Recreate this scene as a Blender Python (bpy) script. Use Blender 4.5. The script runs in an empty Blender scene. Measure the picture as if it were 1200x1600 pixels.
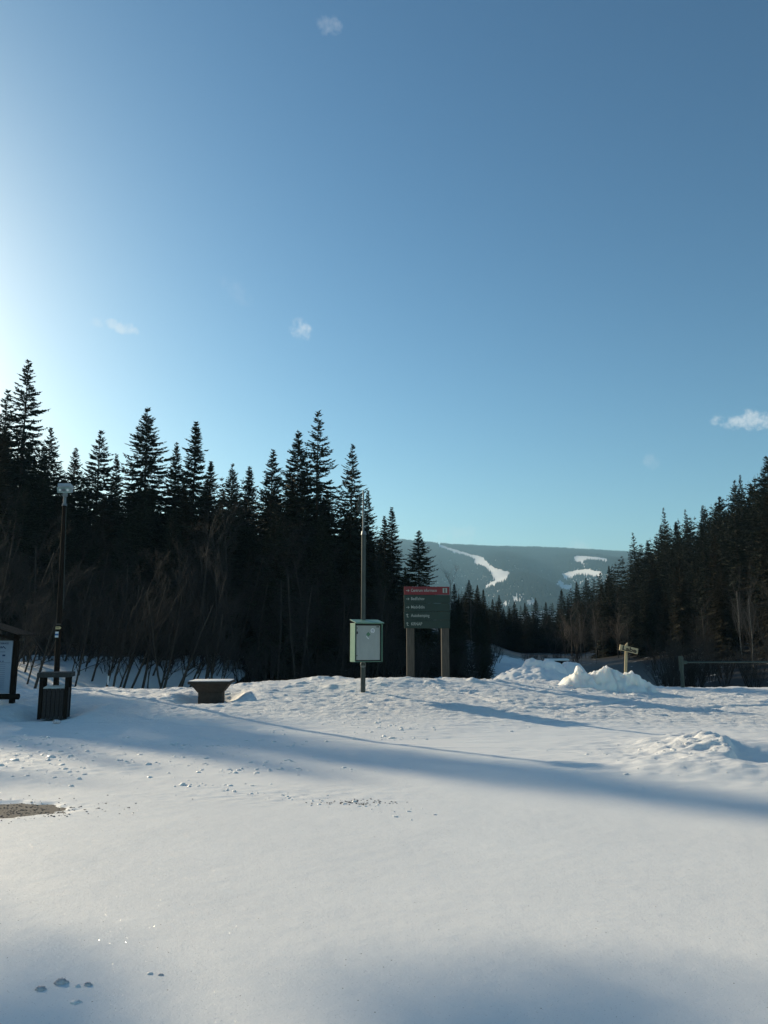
import bpy, bmesh, math, random
import numpy as np
from mathutils import Vector, Matrix
R = math.radians
random.seed(7)
S = bpy.context.scene
C = S.collection

# ------------------------------------------------------------------ camera
PITCH = R(9.46); CAMZ = 1.6
cd = bpy.data.cameras.new('camera'); cam = bpy.data.objects.new('camera', cd); C.objects.link(cam)
cam.location = (0, 0, CAMZ); cam.rotation_euler = (R(90) + PITCH, 0, 0)
cd.sensor_fit = 'VERTICAL'; cd.sensor_height = 24; cd.lens = 24 * 1200 / 1600
cd.clip_start = 0.05; cd.clip_end = 12000
S.camera = cam

# ------------------------------------------------------------------ world, sun, exposure
SUN_AZ = 47.2      # degrees to the left of straight ahead
SUN_EL = 20.4
world = bpy.data.worlds.new('World'); S.world = world; world.use_nodes = True
WN = world.node_tree; WN.nodes.clear(); wl = WN.links
def wnode(t, **k):
    n = WN.nodes.new(t)
    for a, b in k.items(): setattr(n, a, b)
    return n
sky = wnode('ShaderNodeTexSky', sky_type='NISHITA', sun_disc=False)
sky.sun_elevation = R(SUN_EL); sky.sun_rotation = R(-SUN_AZ)
sky.altitude = 800; sky.air_density = 1.0; sky.dust_density = 1.0; sky.ozone_density = 2.6
bg = wnode('ShaderNodeBackground'); bg.inputs['Strength'].default_value = 0.085
wo = wnode('ShaderNodeOutputWorld'); wl.new(bg.outputs[0], wo.inputs[0])
tint = wnode('ShaderNodeMix', data_type='RGBA', blend_type='MULTIPLY')
tint.inputs[0].default_value = 1; tint.inputs[7].default_value = (1, 1, 1, 1)
sepc = wnode('ShaderNodeSeparateColor'); comb = wnode('ShaderNodeCombineColor'); wl.new(sky.outputs[0], sepc.inputs[0])
for ch, (pw_, gain) in enumerate(((1.70, .54), (1.50, .68), (1.34, .68))):
    p_ = wnode('ShaderNodeMath', operation='POWER'); wl.new(sepc.outputs[ch], p_.inputs[0]); p_.inputs[1].default_value = pw_
    g_ = wnode('ShaderNodeMath', operation='MULTIPLY'); wl.new(p_.outputs[0], g_.inputs[0]); g_.inputs[1].default_value = gain
    wl.new(g_.outputs[0], comb.inputs[ch])
wl.new(comb.outputs[0], tint.inputs[6])
tc = wnode('ShaderNodeTexCoord')
def px_dir(px, py):
    v = Vector((px - 600, 1200 * math.cos(PITCH) - (800 - py) * math.sin(PITCH), 1200 * math.sin(PITCH) + (800 - py) * math.cos(PITCH)))
    return v.normalized()
nz = wnode('ShaderNodeTexNoise'); nz.inputs['Scale'].default_value = 70; nz.inputs['Detail'].default_value = 6; nz.inputs['Roughness'].default_value = .62
wl.new(tc.outputs['Generated'], nz.inputs['Vector'])
def wmath(op, a, b=None, clamp=False):
    n = wnode('ShaderNodeMath', operation=op, use_clamp=clamp)
    for i, v in enumerate((a, b)):
        if v is None: continue
        if isinstance(v, (int, float)): n.inputs[i].default_value = v
        else: wl.new(v, n.inputs[i])
    return n.outputs[0]
def wdot(vec):
    n = wnode('ShaderNodeVectorMath', operation='DOT_PRODUCT'); wl.new(tc.outputs['Generated'], n.inputs[0]); n.inputs[1].default_value = vec
    return n.outputs['Value']
total = None
# small wisps of cloud: pixel centre, half width, half height, opacity, tilt
for (cx, cy, hw, hh, op, tl) in ((515, 40, 26, 14, .16, 0), (190, 511, 36, 13, .42, 8), (150, 506, 22, 10, .2, 0), (470, 516, 22, 20, .42, 30),
                             (1168, 657, 58, 18, .6, 8), (1215, 664, 46, 16, .62, 0), (715, 836, 75, 22, .16, 0), (905, 853, 26, 18, .2, 0), (1018, 722, 16, 14, .16, 40), (370, 455, 34, 20, .07, 30)):
    d = px_dir(cx, cy); r = d.cross(Vector((0, 0, 1))).normalized(); u = r.cross(d).normalized()
    a = R(tl); r2 = r * math.cos(a) - u * math.sin(a); u2 = r * math.sin(a) + u * math.cos(a)
    k = 1 / 1216.0
    A = wmath('DIVIDE', wdot(r2), hw * k); B = wmath('DIVIDE', wdot(u2), hh * k)
    rr = wmath('ADD', wmath('MULTIPLY', A, A), wmath('MULTIPLY', B, B))
    m = wmath('SUBTRACT', 1.0, rr, True)
    m = wmath('MULTIPLY', m, wmath('GREATER_THAN', wdot(d), .5))
    t = wmath('ADD', nz.outputs[0], wmath('MULTIPLY', m, .26))
    t = wmath('MULTIPLY', wmath('SUBTRACT', t, .60), 4.0, True)
    t = wmath('MULTIPLY', wmath('MULTIPLY', t, wmath('MULTIPLY', m, 2.0, True)), op)
    total = t if total is None else wmath('MAXIMUM', total, t)
cmix = wnode('ShaderNodeMix', data_type='RGBA'); wl.new(total, cmix.inputs[0]); wl.new(tint.outputs[2], cmix.inputs[6])
cmix.inputs[7].default_value = (8.2, 8.4, 8.4, 1)
wl.new(cmix.outputs[2], bg.inputs[0])

SUNV = Vector((-math.sin(R(SUN_AZ)) * math.cos(R(SUN_EL)), math.cos(R(SUN_AZ)) * math.cos(R(SUN_EL)), math.sin(R(SUN_EL))))
sl = bpy.data.lights.new('sun', 'SUN'); sl.energy = 5.0; sl.angle = R(0.55); sl.color = (1.0, .85, .60)
sun = bpy.data.objects.new('sun', sl); C.objects.link(sun); sun.location = (-40, 40, 40)
sun.rotation_euler = SUNV.to_track_quat('Z', 'Y').to_euler()

S.view_settings.view_transform = 'Standard'; S.view_settings.look = 'None'
S.view_settings.exposure = 0.46; S.view_settings.gamma = 1.0; S.view_settings.use_curve_mapping = False
S.render.engine = 'CYCLES'
S.cycles.use_denoising = True
S.cycles.max_bounces = 5; S.cycles.diffuse_bounces = 3; S.cycles.glossy_bounces = 2; S.cycles.volume_bounces = 0
S.cycles.transparent_max_bounces = 4; S.cycles.sample_clamp_indirect = 4

# ------------------------------------------------------------------ helpers
def W(px, py, D):
    """world point on the sight line of a photograph position, D metres ahead"""
    y = 1200 * math.cos(PITCH) - (800 - py) * math.sin(PITCH); z = 1200 * math.sin(PITCH) + (800 - py) * math.cos(PITCH)
    return Vector(((px - 600) / y * D, D, CAMZ + z / y * D))
def project(x, y, z):
    zz = z - CAMZ
    f = y * math.cos(PITCH) + zz * math.sin(PITCH); u = -y * math.sin(PITCH) + zz * math.cos(PITCH)
    return 600 + 1200 * x / f, 800 - 1200 * u / f

def hsh(xi, yi, seed):
    xi = xi.astype(np.int64); yi = yi.astype(np.int64)
    h = (xi * 374761393 + yi * 668265263 + seed * 1442695041) & 0x7fffffff
    h = ((h ^ (h >> 13)) * 1274126177) & 0x7fffffff
    h = ((h ^ (h >> 16)) * 668265263) & 0x7fffffff
    return ((h ^ (h >> 15)) & 0xffff) / 65535.0
def vn(x, y, seed=0):
    xi = np.floor(x); yi = np.floor(y); fx = x - xi; fy = y - yi
    fx = fx * fx * fx * (fx * (fx * 6 - 15) + 10); fy = fy * fy * fy * (fy * (fy * 6 - 15) + 10)
    a = hsh(xi, yi, seed); b = hsh(xi + 1, yi, seed); c = hsh(xi, yi + 1, seed); d = hsh(xi + 1, yi + 1, seed)
    return (a * (1 - fx) + b * fx) * (1 - fy) + (c * (1 - fx) + d * fx) * fy
def fbm(x, y, o=4, seed=0, g=.5):
    s = 0; a = 1; t = 0; f = 1.0
    for i in range(o):
        s = s + a * vn(x * f + 17.3 * i, y * f - 9.1 * i, seed + i); t += a; a *= g; f *= 2.03
    return s / t * 2 - 1
def worley(x, y, seed=0):
    xi = np.floor(x); yi = np.floor(y); best = np.full(x.shape, 9.0)
    for i in (-1, 0, 1):
        for j in (-1, 0, 1):
            cx = xi + i + hsh(xi + i, yi + j, seed); cy = yi + j + hsh(xi + i, yi + j, seed + 5)
            best = np.minimum(best, (x - cx) ** 2 + (y - cy) ** 2)
    return np.sqrt(best)
def ss(t):
    t = np.clip(t, 0, 1); return t * t * (3 - 2 * t)

def node_mat(name):
    m = bpy.data.materials.new(name); m.use_nodes = True
    nt = m.node_tree; b = nt.nodes['Principled BSDF']
    return m, nt, b
def N(nt, t, **k):
    n = nt.nodes.new(t)
    for a, b in k.items(): setattr(n, a, b)
    return n
def simple(name, col, rough=.6, col2=None, scale=6, stretch=(1, 1, 1), bump=.0, metal=0., spec=.4, bscale=None):
    m, nt, b = node_mat(name); L = nt.links
    b.inputs['Roughness'].default_value = rough; b.inputs['Metallic'].default_value = metal
    b.inputs['Specular IOR Level'].default_value = spec
    t = N(nt, 'ShaderNodeTexCoord'); mp = N(nt, 'ShaderNodeMapping'); mp.inputs['Scale'].default_value = stretch
    L.new(t.outputs['Object'], mp.inputs[0])
    n = N(nt, 'ShaderNodeTexNoise'); n.inputs['Scale'].default_value = scale; n.inputs['Detail'].default_value = 6; n.inputs['Roughness'].default_value = .6
    L.new(mp.outputs[0], n.inputs['Vector'])
    cr = N(nt, 'ShaderNodeValToRGB'); cr.color_ramp.elements[0].position = .32; cr.color_ramp.elements[1].position = .68
    c2 = col2 or tuple(c * .7 for c in col)
    cr.color_ramp.elements[0].color = (*c2, 1); cr.color_ramp.elements[1].color = (*col, 1)
    L.new(n.outputs[0], cr.inputs[0]); L.new(cr.outputs[0], b.inputs['Base Color'])
    if bump:
        n2 = N(nt, 'ShaderNodeTexNoise'); n2.inputs['Scale'].default_value = bscale or scale * 3; n2.inputs['Detail'].default_value = 4
        L.new(mp.outputs[0], n2.inputs['Vector'])
        bp = N(nt, 'ShaderNodeBump'); bp.inputs['Strength'].default_value = bump; bp.inputs['Distance'].default_value = .01
        L.new(n2.outputs[0], bp.inputs['Height']); L.new(bp.outputs[0], b.inputs['Normal'])
    return m

M = {}
M['weathered_wood'] = simple('weathered_wood', (.085, .076, .063), .85, (.045, .040, .034), 9, (3, 3, .35), .5)
M['pale_wood'] = simple('pale_wood', (.50, .41, .25), .8, (.34, .27, .16), 10, (3, 3, .4), .3)
M['dark_wood'] = simple('dark_wood', (.022, .016, .012), .9, (.010, .008, .006), 9, (4, 4, .4), .5, spec=.12)
M['bin_roof'] = simple('bin_roof', (.048, .047, .044), .85, (.028, .027, .025), 9, (3, 3, .5), .5)
M['bin_stone'] = simple('bin_stone', (.042, .033, .03), .85, (.02, .016, .015), 30, (1, 1, 1), .8)
M['concrete'] = simple('concrete', (.048, .040, .033), .9, (.027, .023, .019), 14, (1, 1, 1), .6)
M['green_metal'] = simple('green_metal', (.13, .27, .20), .45, (.10, .21, .16), 5, (1, 1, 1), .05)
M['dark_green_metal'] = simple('dark_green_metal', (.03, .055, .047), .45, (.018, .036, .031), 6, (1, 1, .5), .1)
M['grey_door'] = simple('grey_door', (.30, .33, .32), .5, (.25, .28, .27), 4, (1, 1, .6), .03)
M['galvanised'] = simple('galvanised', (.2, .22, .225), .38, (.13, .14, .15), 14, (1, 1, .3), .1, .7)
M['mast_metal'] = simple('mast_metal', (.05, .062, .06), .4, (.03, .038, .037), 10, (1, 1, .3), .1, .3)
M['rubber_gasket'] = simple('rubber_gasket', (.012, .014, .013), .7)
M['sign_red'] = simple('sign_red', (.16, .012, .018), .5, (.13, .010, .015), 4)
M['sign_green'] = simple('sign_green', (.007, .028, .022), .55, (.006, .023, .018), 4)
M['lettering_white'] = simple('lettering_white', (.34, .38, .35), .6, (.25, .28, .26), 40)
M['lettering_black'] = simple('lettering_black', (.03, .025, .02), .7)
M['lettering_blue'] = simple('lettering_blue', (.015, .045, .13), .6)
M['paper'] = simple('paper', (.26, .32, .40), .5, (.21, .27, .35), 3)
M['paint_white'] = simple('paint_white', (.75, .77, .78), .5, (.62, .65, .66), 8)
M['paint_yellow'] = simple('paint_yellow', (.65, .5, .25), .6, (.45, .35, .18), 20)
M['paint_blue'] = simple('paint_blue', (.03, .12, .35), .6)
M['sticker_green'] = simple('sticker_green', (.08, .2, .12), .6)
M['lamp_glass'] = simple('lamp_glass', (.3, .4, .38), .15, (.2, .28, .26), 12, spec=.7)
M['lamp_housing'] = simple('lamp_housing', (.3, .36, .4), .45, (.24, .29, .33), 6)
M['needles'] = simple('needles', (.022, .032, .017), .75, (.009, .014, .009), .9, spec=.25)
M['needles_brown'] = simple('needles_brown', (.036, .033, .018), .8, (.018, .017, .01), .9, spec=.2)
M['bark'] = simple('bark', (.06, .05, .04), .9, (.03, .025, .02), 5, (3, 3, .5), .6)
M['bark_twig'] = simple('bark_twig', (.030, .026, .023), .85, (.017, .015, .013), 1.2, (1, 1, .6))
M['bark_grey'] = simple('bark_grey', (.10, .088, .078), .85, (.055, .048, .042), 1.5, (1, 1, .6))
M['bark_birch'] = simple('bark_birch', (.2, .19, .17), .8, (.08, .07, .065), 4, (1, 1, 3))
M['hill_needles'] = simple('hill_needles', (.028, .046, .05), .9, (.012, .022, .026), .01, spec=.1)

# ---- snow
def snow_material(name, sparkle=True, litter=False, sunlit_tint=False):
    m, nt, b = node_mat(name); L = nt.links
    g = N(nt, 'ShaderNodeNewGeometry')
    n = N(nt, 'ShaderNodeTexNoise'); n.inputs['Scale'].default_value = .9; n.inputs['Detail'].default_value = 7; n.inputs['Roughness'].default_value = .65
    L.new(g.outputs['Position'], n.inputs['Vector'])
    cr = N(nt, 'ShaderNodeValToRGB'); e = cr.color_ramp.elements
    e[0].position = .3; e[1].position = .65
    e[0].color = (.76, .755, .75, 1) if not sunlit_tint else (.80, .79, .74, 1)
    e[1].color = (.82, .81, .795, 1) if not sunlit_tint else (.86, .85, .79, 1)  # cream variant: yellow sunlight on the piles put into the snow colour
    L.new(n.outputs[0], cr.inputs[0]); col = cr.outputs[0]
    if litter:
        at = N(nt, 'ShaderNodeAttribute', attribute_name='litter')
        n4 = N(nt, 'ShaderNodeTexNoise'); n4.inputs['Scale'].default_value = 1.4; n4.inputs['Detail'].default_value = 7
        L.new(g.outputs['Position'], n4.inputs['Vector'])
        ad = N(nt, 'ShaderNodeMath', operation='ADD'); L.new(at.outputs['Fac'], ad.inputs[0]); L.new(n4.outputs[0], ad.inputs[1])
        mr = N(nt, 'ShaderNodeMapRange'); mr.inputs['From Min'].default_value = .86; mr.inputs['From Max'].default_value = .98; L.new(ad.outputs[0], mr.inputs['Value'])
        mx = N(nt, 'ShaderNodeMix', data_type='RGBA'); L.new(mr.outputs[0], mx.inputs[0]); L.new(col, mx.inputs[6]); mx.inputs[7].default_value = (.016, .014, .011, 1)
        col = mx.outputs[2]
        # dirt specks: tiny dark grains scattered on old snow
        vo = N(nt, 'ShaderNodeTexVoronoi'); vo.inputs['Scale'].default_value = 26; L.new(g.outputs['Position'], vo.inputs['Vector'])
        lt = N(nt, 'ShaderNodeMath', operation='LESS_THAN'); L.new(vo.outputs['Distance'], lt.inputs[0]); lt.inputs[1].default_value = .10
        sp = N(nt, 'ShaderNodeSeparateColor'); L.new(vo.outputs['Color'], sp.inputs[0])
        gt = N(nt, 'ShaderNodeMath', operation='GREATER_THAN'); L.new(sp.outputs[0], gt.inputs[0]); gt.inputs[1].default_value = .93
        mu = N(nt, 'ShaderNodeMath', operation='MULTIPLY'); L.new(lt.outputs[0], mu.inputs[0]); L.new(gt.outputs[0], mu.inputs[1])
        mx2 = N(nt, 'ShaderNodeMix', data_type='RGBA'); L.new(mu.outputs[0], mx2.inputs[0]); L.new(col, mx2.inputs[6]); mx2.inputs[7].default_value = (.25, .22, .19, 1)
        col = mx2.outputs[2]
    L.new(col, b.inputs['Base Color'])
    b.inputs['Roughness'].default_value = .55; b.inputs['Specular IOR Level'].default_value = .35
    n2 = N(nt, 'ShaderNodeTexNoise'); n2.inputs['Scale'].default_value = 55; n2.inputs['Detail'].default_value = 5; n2.inputs['Roughness'].default_value = .75
    L.new(g.outputs['Position'], n2.inputs['Vector'])
    bp = N(nt, 'ShaderNodeBump'); bp.inputs['Strength'].default_value = .4; bp.inputs['Distance'].default_value = .005
    L.new(n2.outputs[0], bp.inputs['Height'])
    n3 = N(nt, 'ShaderNodeTexNoise'); n3.inputs['Scale'].default_value = 7; n3.inputs['Detail'].default_value = 5
    L.new(g.outputs['Position'], n3.inputs['Vector'])
    bp2 = N(nt, 'ShaderNodeBump'); bp2.inputs['Strength'].default_value = .3; bp2.inputs['Distance'].default_value = .015
    L.new(n3.outputs[0], bp2.inputs['Height']); L.new(bp.outputs[0], bp2.inputs['Normal'])
    nor = bp2.outputs[0]
    if litter:
        ra = N(nt, 'ShaderNodeAttribute', attribute_name='rough'); mp = N(nt, 'ShaderNodeMapping'); mp.inputs['Scale'].default_value = (1, 1.7, 1)
        L.new(g.outputs['Position'], mp.inputs[0])
        n5 = N(nt, 'ShaderNodeTexNoise'); n5.inputs['Scale'].default_value = 7.5; n5.inputs['Detail'].default_value = 6; n5.inputs['Roughness'].default_value = .7
        L.new(mp.outputs[0], n5.inputs['Vector'])
        bp3 = N(nt, 'ShaderNodeBump'); bp3.inputs['Distance'].default_value = .055
        L.new(ra.outputs['Fac'], bp3.inputs['Strength']); L.new(n5.outputs[0], bp3.inputs['Height']); L.new(nor, bp3.inputs['Normal']); nor = bp3.outputs[0]
    if sparkle:
        vo = N(nt, 'ShaderNodeTexVoronoi'); vo.inputs['Scale'].default_value = 300; L.new(g.outputs['Position'], vo.inputs['Vector'])
        sp = N(nt, 'ShaderNodeSeparateColor'); L.new(vo.outputs['Color'], sp.inputs[0])
        gt = N(nt, 'ShaderNodeMath', operation='GREATER_THAN'); L.new(sp.outputs[0], gt.inputs[0]); gt.inputs[1].default_value = .985
        sub = N(nt, 'ShaderNodeVectorMath', operation='SUBTRACT'); L.new(vo.outputs['Color'], sub.inputs[0]); sub.inputs[1].default_value = (.97, .5, .5)
        sc = N(nt, 'ShaderNodeVectorMath', operation='SCALE'); L.new(sub.outputs[0], sc.inputs[0]); sc.inputs['Scale'].default_value = 1.5
        cb = N(nt, 'ShaderNodeCombineXYZ'); 
        s2 = N(nt, 'ShaderNodeSeparateXYZ'); L.new(sc.outputs[0], s2.inputs[0])
        L.new(s2.outputs[1], cb.inputs[0]); L.new(s2.outputs[2], cb.inputs[1])
        ms = N(nt, 'ShaderNodeVectorMath', operation='SCALE'); L.new(cb.outputs[0], ms.inputs[0]); L.new(gt.outputs[0], ms.inputs['Scale'])
        ad = N(nt, 'ShaderNodeVectorMath', operation='ADD'); L.new(nor, ad.inputs[0]); L.new(ms.outputs[0], ad.inputs[1])
        no = N(nt, 'ShaderNodeVectorMath', operation='NORMALIZE'); L.new(ad.outputs[0], no.inputs[0])
        mr = N(nt, 'ShaderNodeMapRange'); mr.inputs['To Min'].default_value = .55; mr.inputs['To Max'].default_value = .14; L.new(gt.outputs[0], mr.inputs['Value'])
        L.new(mr.outputs[0], b.inputs['Roughness']); nor = no.outputs[0]
    L.new(nor, b.inputs['Normal'])
    return m
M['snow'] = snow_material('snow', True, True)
M['snow_clump'] = snow_material('snow_clump', False)
M['snow_sunlit_tint'] = snow_material('snow_sunlit_tint', False, False, True)
M['snow_sunlit_tint'].node_tree.nodes['Principled BSDF'].inputs['Subsurface Weight'].default_value = .6
M['snow_sunlit_tint'].node_tree.nodes['Principled BSDF'].inputs['Subsurface Radius'].default_value = (.3, .25, .2)
M['snow_sunlit_tint'].node_tree.nodes['Principled BSDF'].inputs['Subsurface Scale'].default_value = 1.5
M['dirty_snow'] = simple('dirty_snow', (.68, .64, .64), .8, (.45, .40, .41), 30, bump=.6)
M['gravel'] = simple('gravel', (.18, .165, .148), .85, (.07, .063, .056), 55, bump=.9, bscale=120)

def tag(o, label=None, cat=None, group=None, kind=None):
    if label: o['label'] = label
    if cat: o['category'] = cat
    if group: o['group'] = group
    if kind: o['kind'] = kind
    return o
def empty(name, loc, rz=0, label=None, cat=None, group=None):
    o = bpy.data.objects.new(name, None); C.objects.link(o); o.location = loc; o.rotation_euler = (0, 0, rz)
    o.empty_display_size = .2
    return tag(o, label, cat, group)
def np_mesh(name, V, F, mat, smooth=False):
    """V (n,3), F (m,3|4) numpy -> mesh"""
    me = bpy.data.meshes.new(name); V = np.asarray(V, dtype=np.float32); F = np.asarray(F, dtype=np.int32)
    k = F.shape[1]
    me.vertices.add(len(V)); me.vertices.foreach_set('co', V.ravel())
    me.loops.add(F.size); me.loops.foreach_set('vertex_index', F.ravel())
    me.polygons.add(len(F)); me.polygons.foreach_set('loop_start', np.arange(0, F.size, k, dtype=np.int32))
    me.polygons.foreach_set('loop_total', np.full(len(F), k, dtype=np.int32))
    if smooth: me.polygons.foreach_set('use_smooth', np.ones(len(F), dtype=bool))
    me.update(calc_edges=True); me.validate()
    me.materials.append(mat)
    return me
def link(name, me, parent=None, loc=None):
    o = bpy.data.objects.new(name, me); C.objects.link(o)
    if parent: o.parent = parent
    if loc is not None: o.location = loc
    return o

class MB:
    def __init__(s): s.bm = bmesh.new()
    def box(s, c, d, rot=None, taper=None):
        mat = Matrix.Translation(Vector(c)) @ (rot.to_4x4() if rot else Matrix.Identity(4)) @ Matrix.Diagonal((d[0], d[1], d[2], 1))
        r = bmesh.ops.create_cube(s.bm, size=1, matrix=mat)
        if taper:
            for v in r['verts']:
                if v.co.z > c[2]:
                    v.co.x = c[0] + (v.co.x - c[0]) * taper; v.co.y = c[1] + (v.co.y - c[1]) * taper
        return s
    def tube(s, a, b, r0, r1=None, n=12, caps=True):
        a = Vector(a); b = Vector(b); d = b - a
        q = d.to_track_quat('Z', 'Y').to_matrix().to_4x4()
        bmesh.ops.create_cone(s.bm, cap_ends=caps, segments=n, radius1=r0, radius2=r1 if r1 is not None else r0, depth=d.length, matrix=Matrix.Translation((a + b) / 2) @ q)
        return s
    def prism(s, pts, y0, y1):
        """outline in x,z extruded from y0 to y1"""
        f = [s.bm.verts.new((p[0], y0, p[1])) for p in pts]; k = [s.bm.verts.new((p[0], y1, p[1])) for p in pts]
        s.bm.faces.new(f); s.bm.faces.new(k[::-1]); n = len(pts)
        for i in range(n): s.bm.faces.new((f[(i + 1) % n], f[i], k[i], k[(i + 1) % n]))
        return s
    def sphere(s, c, r, sc=(1, 1, 1), sub=2, jit=0, seed=0):
        res = bmesh.ops.create_icosphere(s.bm, subdivisions=sub, radius=1, matrix=Matrix.Identity(4)); rd = random.Random(seed)
        for v in res['verts']:
            k = 1 + rd.uniform(-jit, jit)
            v.co = Vector(c) + Vector((v.co.x * r * sc[0] * k, v.co.y * r * sc[1] * k, v.co.z * r * sc[2] * k))
        return s
    def build(s, name, mat, parent=None, bevel=0, smooth=False, loc=None, rot=None):
        bmesh.ops.recalc_face_normals(s.bm, faces=s.bm.faces)
        if bevel:
            ed = [e for e in s.bm.edges if len(e.link_faces) == 2 and e.calc_face_angle(0) > .6]
            bmesh.ops.bevel(s.bm, geom=ed, offset=bevel, segments=2, affect='EDGES', profile=.6)
        me = bpy.data.meshes.new(name); s.bm.to_mesh(me); s.bm.free(); me.materials.append(mat)
        if smooth:
            for p in me.polygons: p.use_smooth = True
        o = link(name, me, parent, loc)
        if rot: o.rotation_euler = rot
        return o
def text(body, size, loc, mat, parent, name='lettering', rx=R(90), squash=1., align='LEFT', bold=0.0, rot=None, fit=None):
    cu = bpy.data.curves.new('t', 'FONT'); cu.body = body; cu.size = size; cu.extrude = .0015; cu.align_x = align; cu.align_y = 'CENTER'; cu.offset = bold
    cu.resolution_u = 3
    ob = bpy.data.objects.new('t', cu); C.objects.link(ob)
    dg = bpy.context.evaluated_depsgraph_get(); me = bpy.data.meshes.new_from_object(ob.evaluated_get(dg))
    bpy.data.objects.remove(ob); bpy.data.curves.remove(cu)
    me.materials.clear(); me.materials.append(mat); me.name = name
    o = link(name, me, parent, loc); o.rotation_euler = rot or (rx, 0, 0)
    if fit:
        xs_ = [v.co.x for v in me.vertices]; squash = fit / (max(xs_) - min(xs_))
    o.scale = (squash, 1, 1)
    return o

# ------------------------------------------------------------------ terrain
def interp(x, xs, ys):
    return np.interp(x, xs, ys)
BIN = W(84, 1118, 16.0); PLANT = W(330, 1100, 18.0)
PATCH = W(20, 1262, 1.6 / .2076)
def smooth_interp(x, xs, ys):
    r = np.zeros_like(x, dtype=float)
    for o in (-.8, -.4, 0, .4, .8): r += np.interp(x + o, xs, ys)
    return r / 5
def gz_base(x, y):
    cy = smooth_interp(x, [-12, -5, -2, 2, 8, 12], [19.5, 19.6, 21, 21, 24, 24])
    ch = smooth_interp(x, [-12, -5.5, -4, -2, 2, 4, 8, 12], [.37, .35, .42, .56, .56, .42, .17, .13])
    z = ch * ss((y - 12.2) / (cy - 12.2))
    drop = ss((y - cy - .3) / 6.0)
    drop = drop * (1 - np.exp(-((x - 5.6) / 2.3) ** 4) * (1 - ss((y - 28) / 5)))
    z = z * (1 - drop) - 1.0 * drop
    # left bank and left hill
    lf = 1 - ss((x - .0 - .09 * (y - 40)) / 12.0)
    lb = 1 - ss((x + 10.0) / 5.5)
    z = z + lb * 1.25 * ss((y - 31.5) / 6.5) + lf * .085 * np.clip(y - 38, 0, 62)
    # left flank, outside the picture
    z = z + .05 * np.clip(-x - 26, 0, 200) * ss((y + 10) / 30)
    # valley middle
    z = z + .95 * ss((y - 36) / 26) * (1 - ss((x + 8) / -6.0)) * (1 - .0 * lf)
    # right hillside
    u = .982 * (x - 9) - .19 * (y - 27)
    z = z + .20 * np.clip(u - 1, 0, 260) * ss((y - 26) / 14)
    return z
def gauss(x, y, cx, cy, sx, sy): return np.exp(-((x - cx) / sx) ** 2 - ((y - cy) / sy) ** 2)
def track(x, y, pts, w):
    """distance falloff to a polyline"""
    best = np.full(x.shape, 99.0)
    for (ax, ay), (bx, by) in zip(pts[:-1], pts[1:]):
        dx, dy = bx - ax, by - ay; t = np.clip(((x - ax) * dx + (y - ay) * dy) / (dx * dx + dy * dy), 0, 1)
        best = np.minimum(best, (x - ax - t * dx) ** 2 + (y - ay - t * dy) ** 2)
    return np.exp(-best / (w * w))
def gp(px, py):
    """ground point under a photograph position (iterated on the base terrain)"""
    D = 12.0
    for _ in range(40):
        p = W(px, py, D); g = float(gz_base(np.array([p.x]), np.array([p.y]))[0])
        k = (CAMZ - p.z) / D
        D = .5 * D + .5 * max(2.0, (CAMZ - g) / max(k, 1e-3))
    return W(px, py, D)
def gpl(l): return [tuple(gp(a, b)[:2]) for a, b in l]
TR1 = gpl([(725, 1083), (770, 1096), (820, 1106), (880, 1108), (940, 1102), (1000, 1092), (1050, 1087)])
TR2 = gpl([(740, 1082), (790, 1095), (840, 1101), (900, 1103), (950, 1098)])
TR3 = gpl([(960, 1106), (1060, 1107), (1130, 1104), (1215, 1102)])
TR4 = gpl([(230, 1120), (300, 1131), (400, 1137)])
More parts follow.
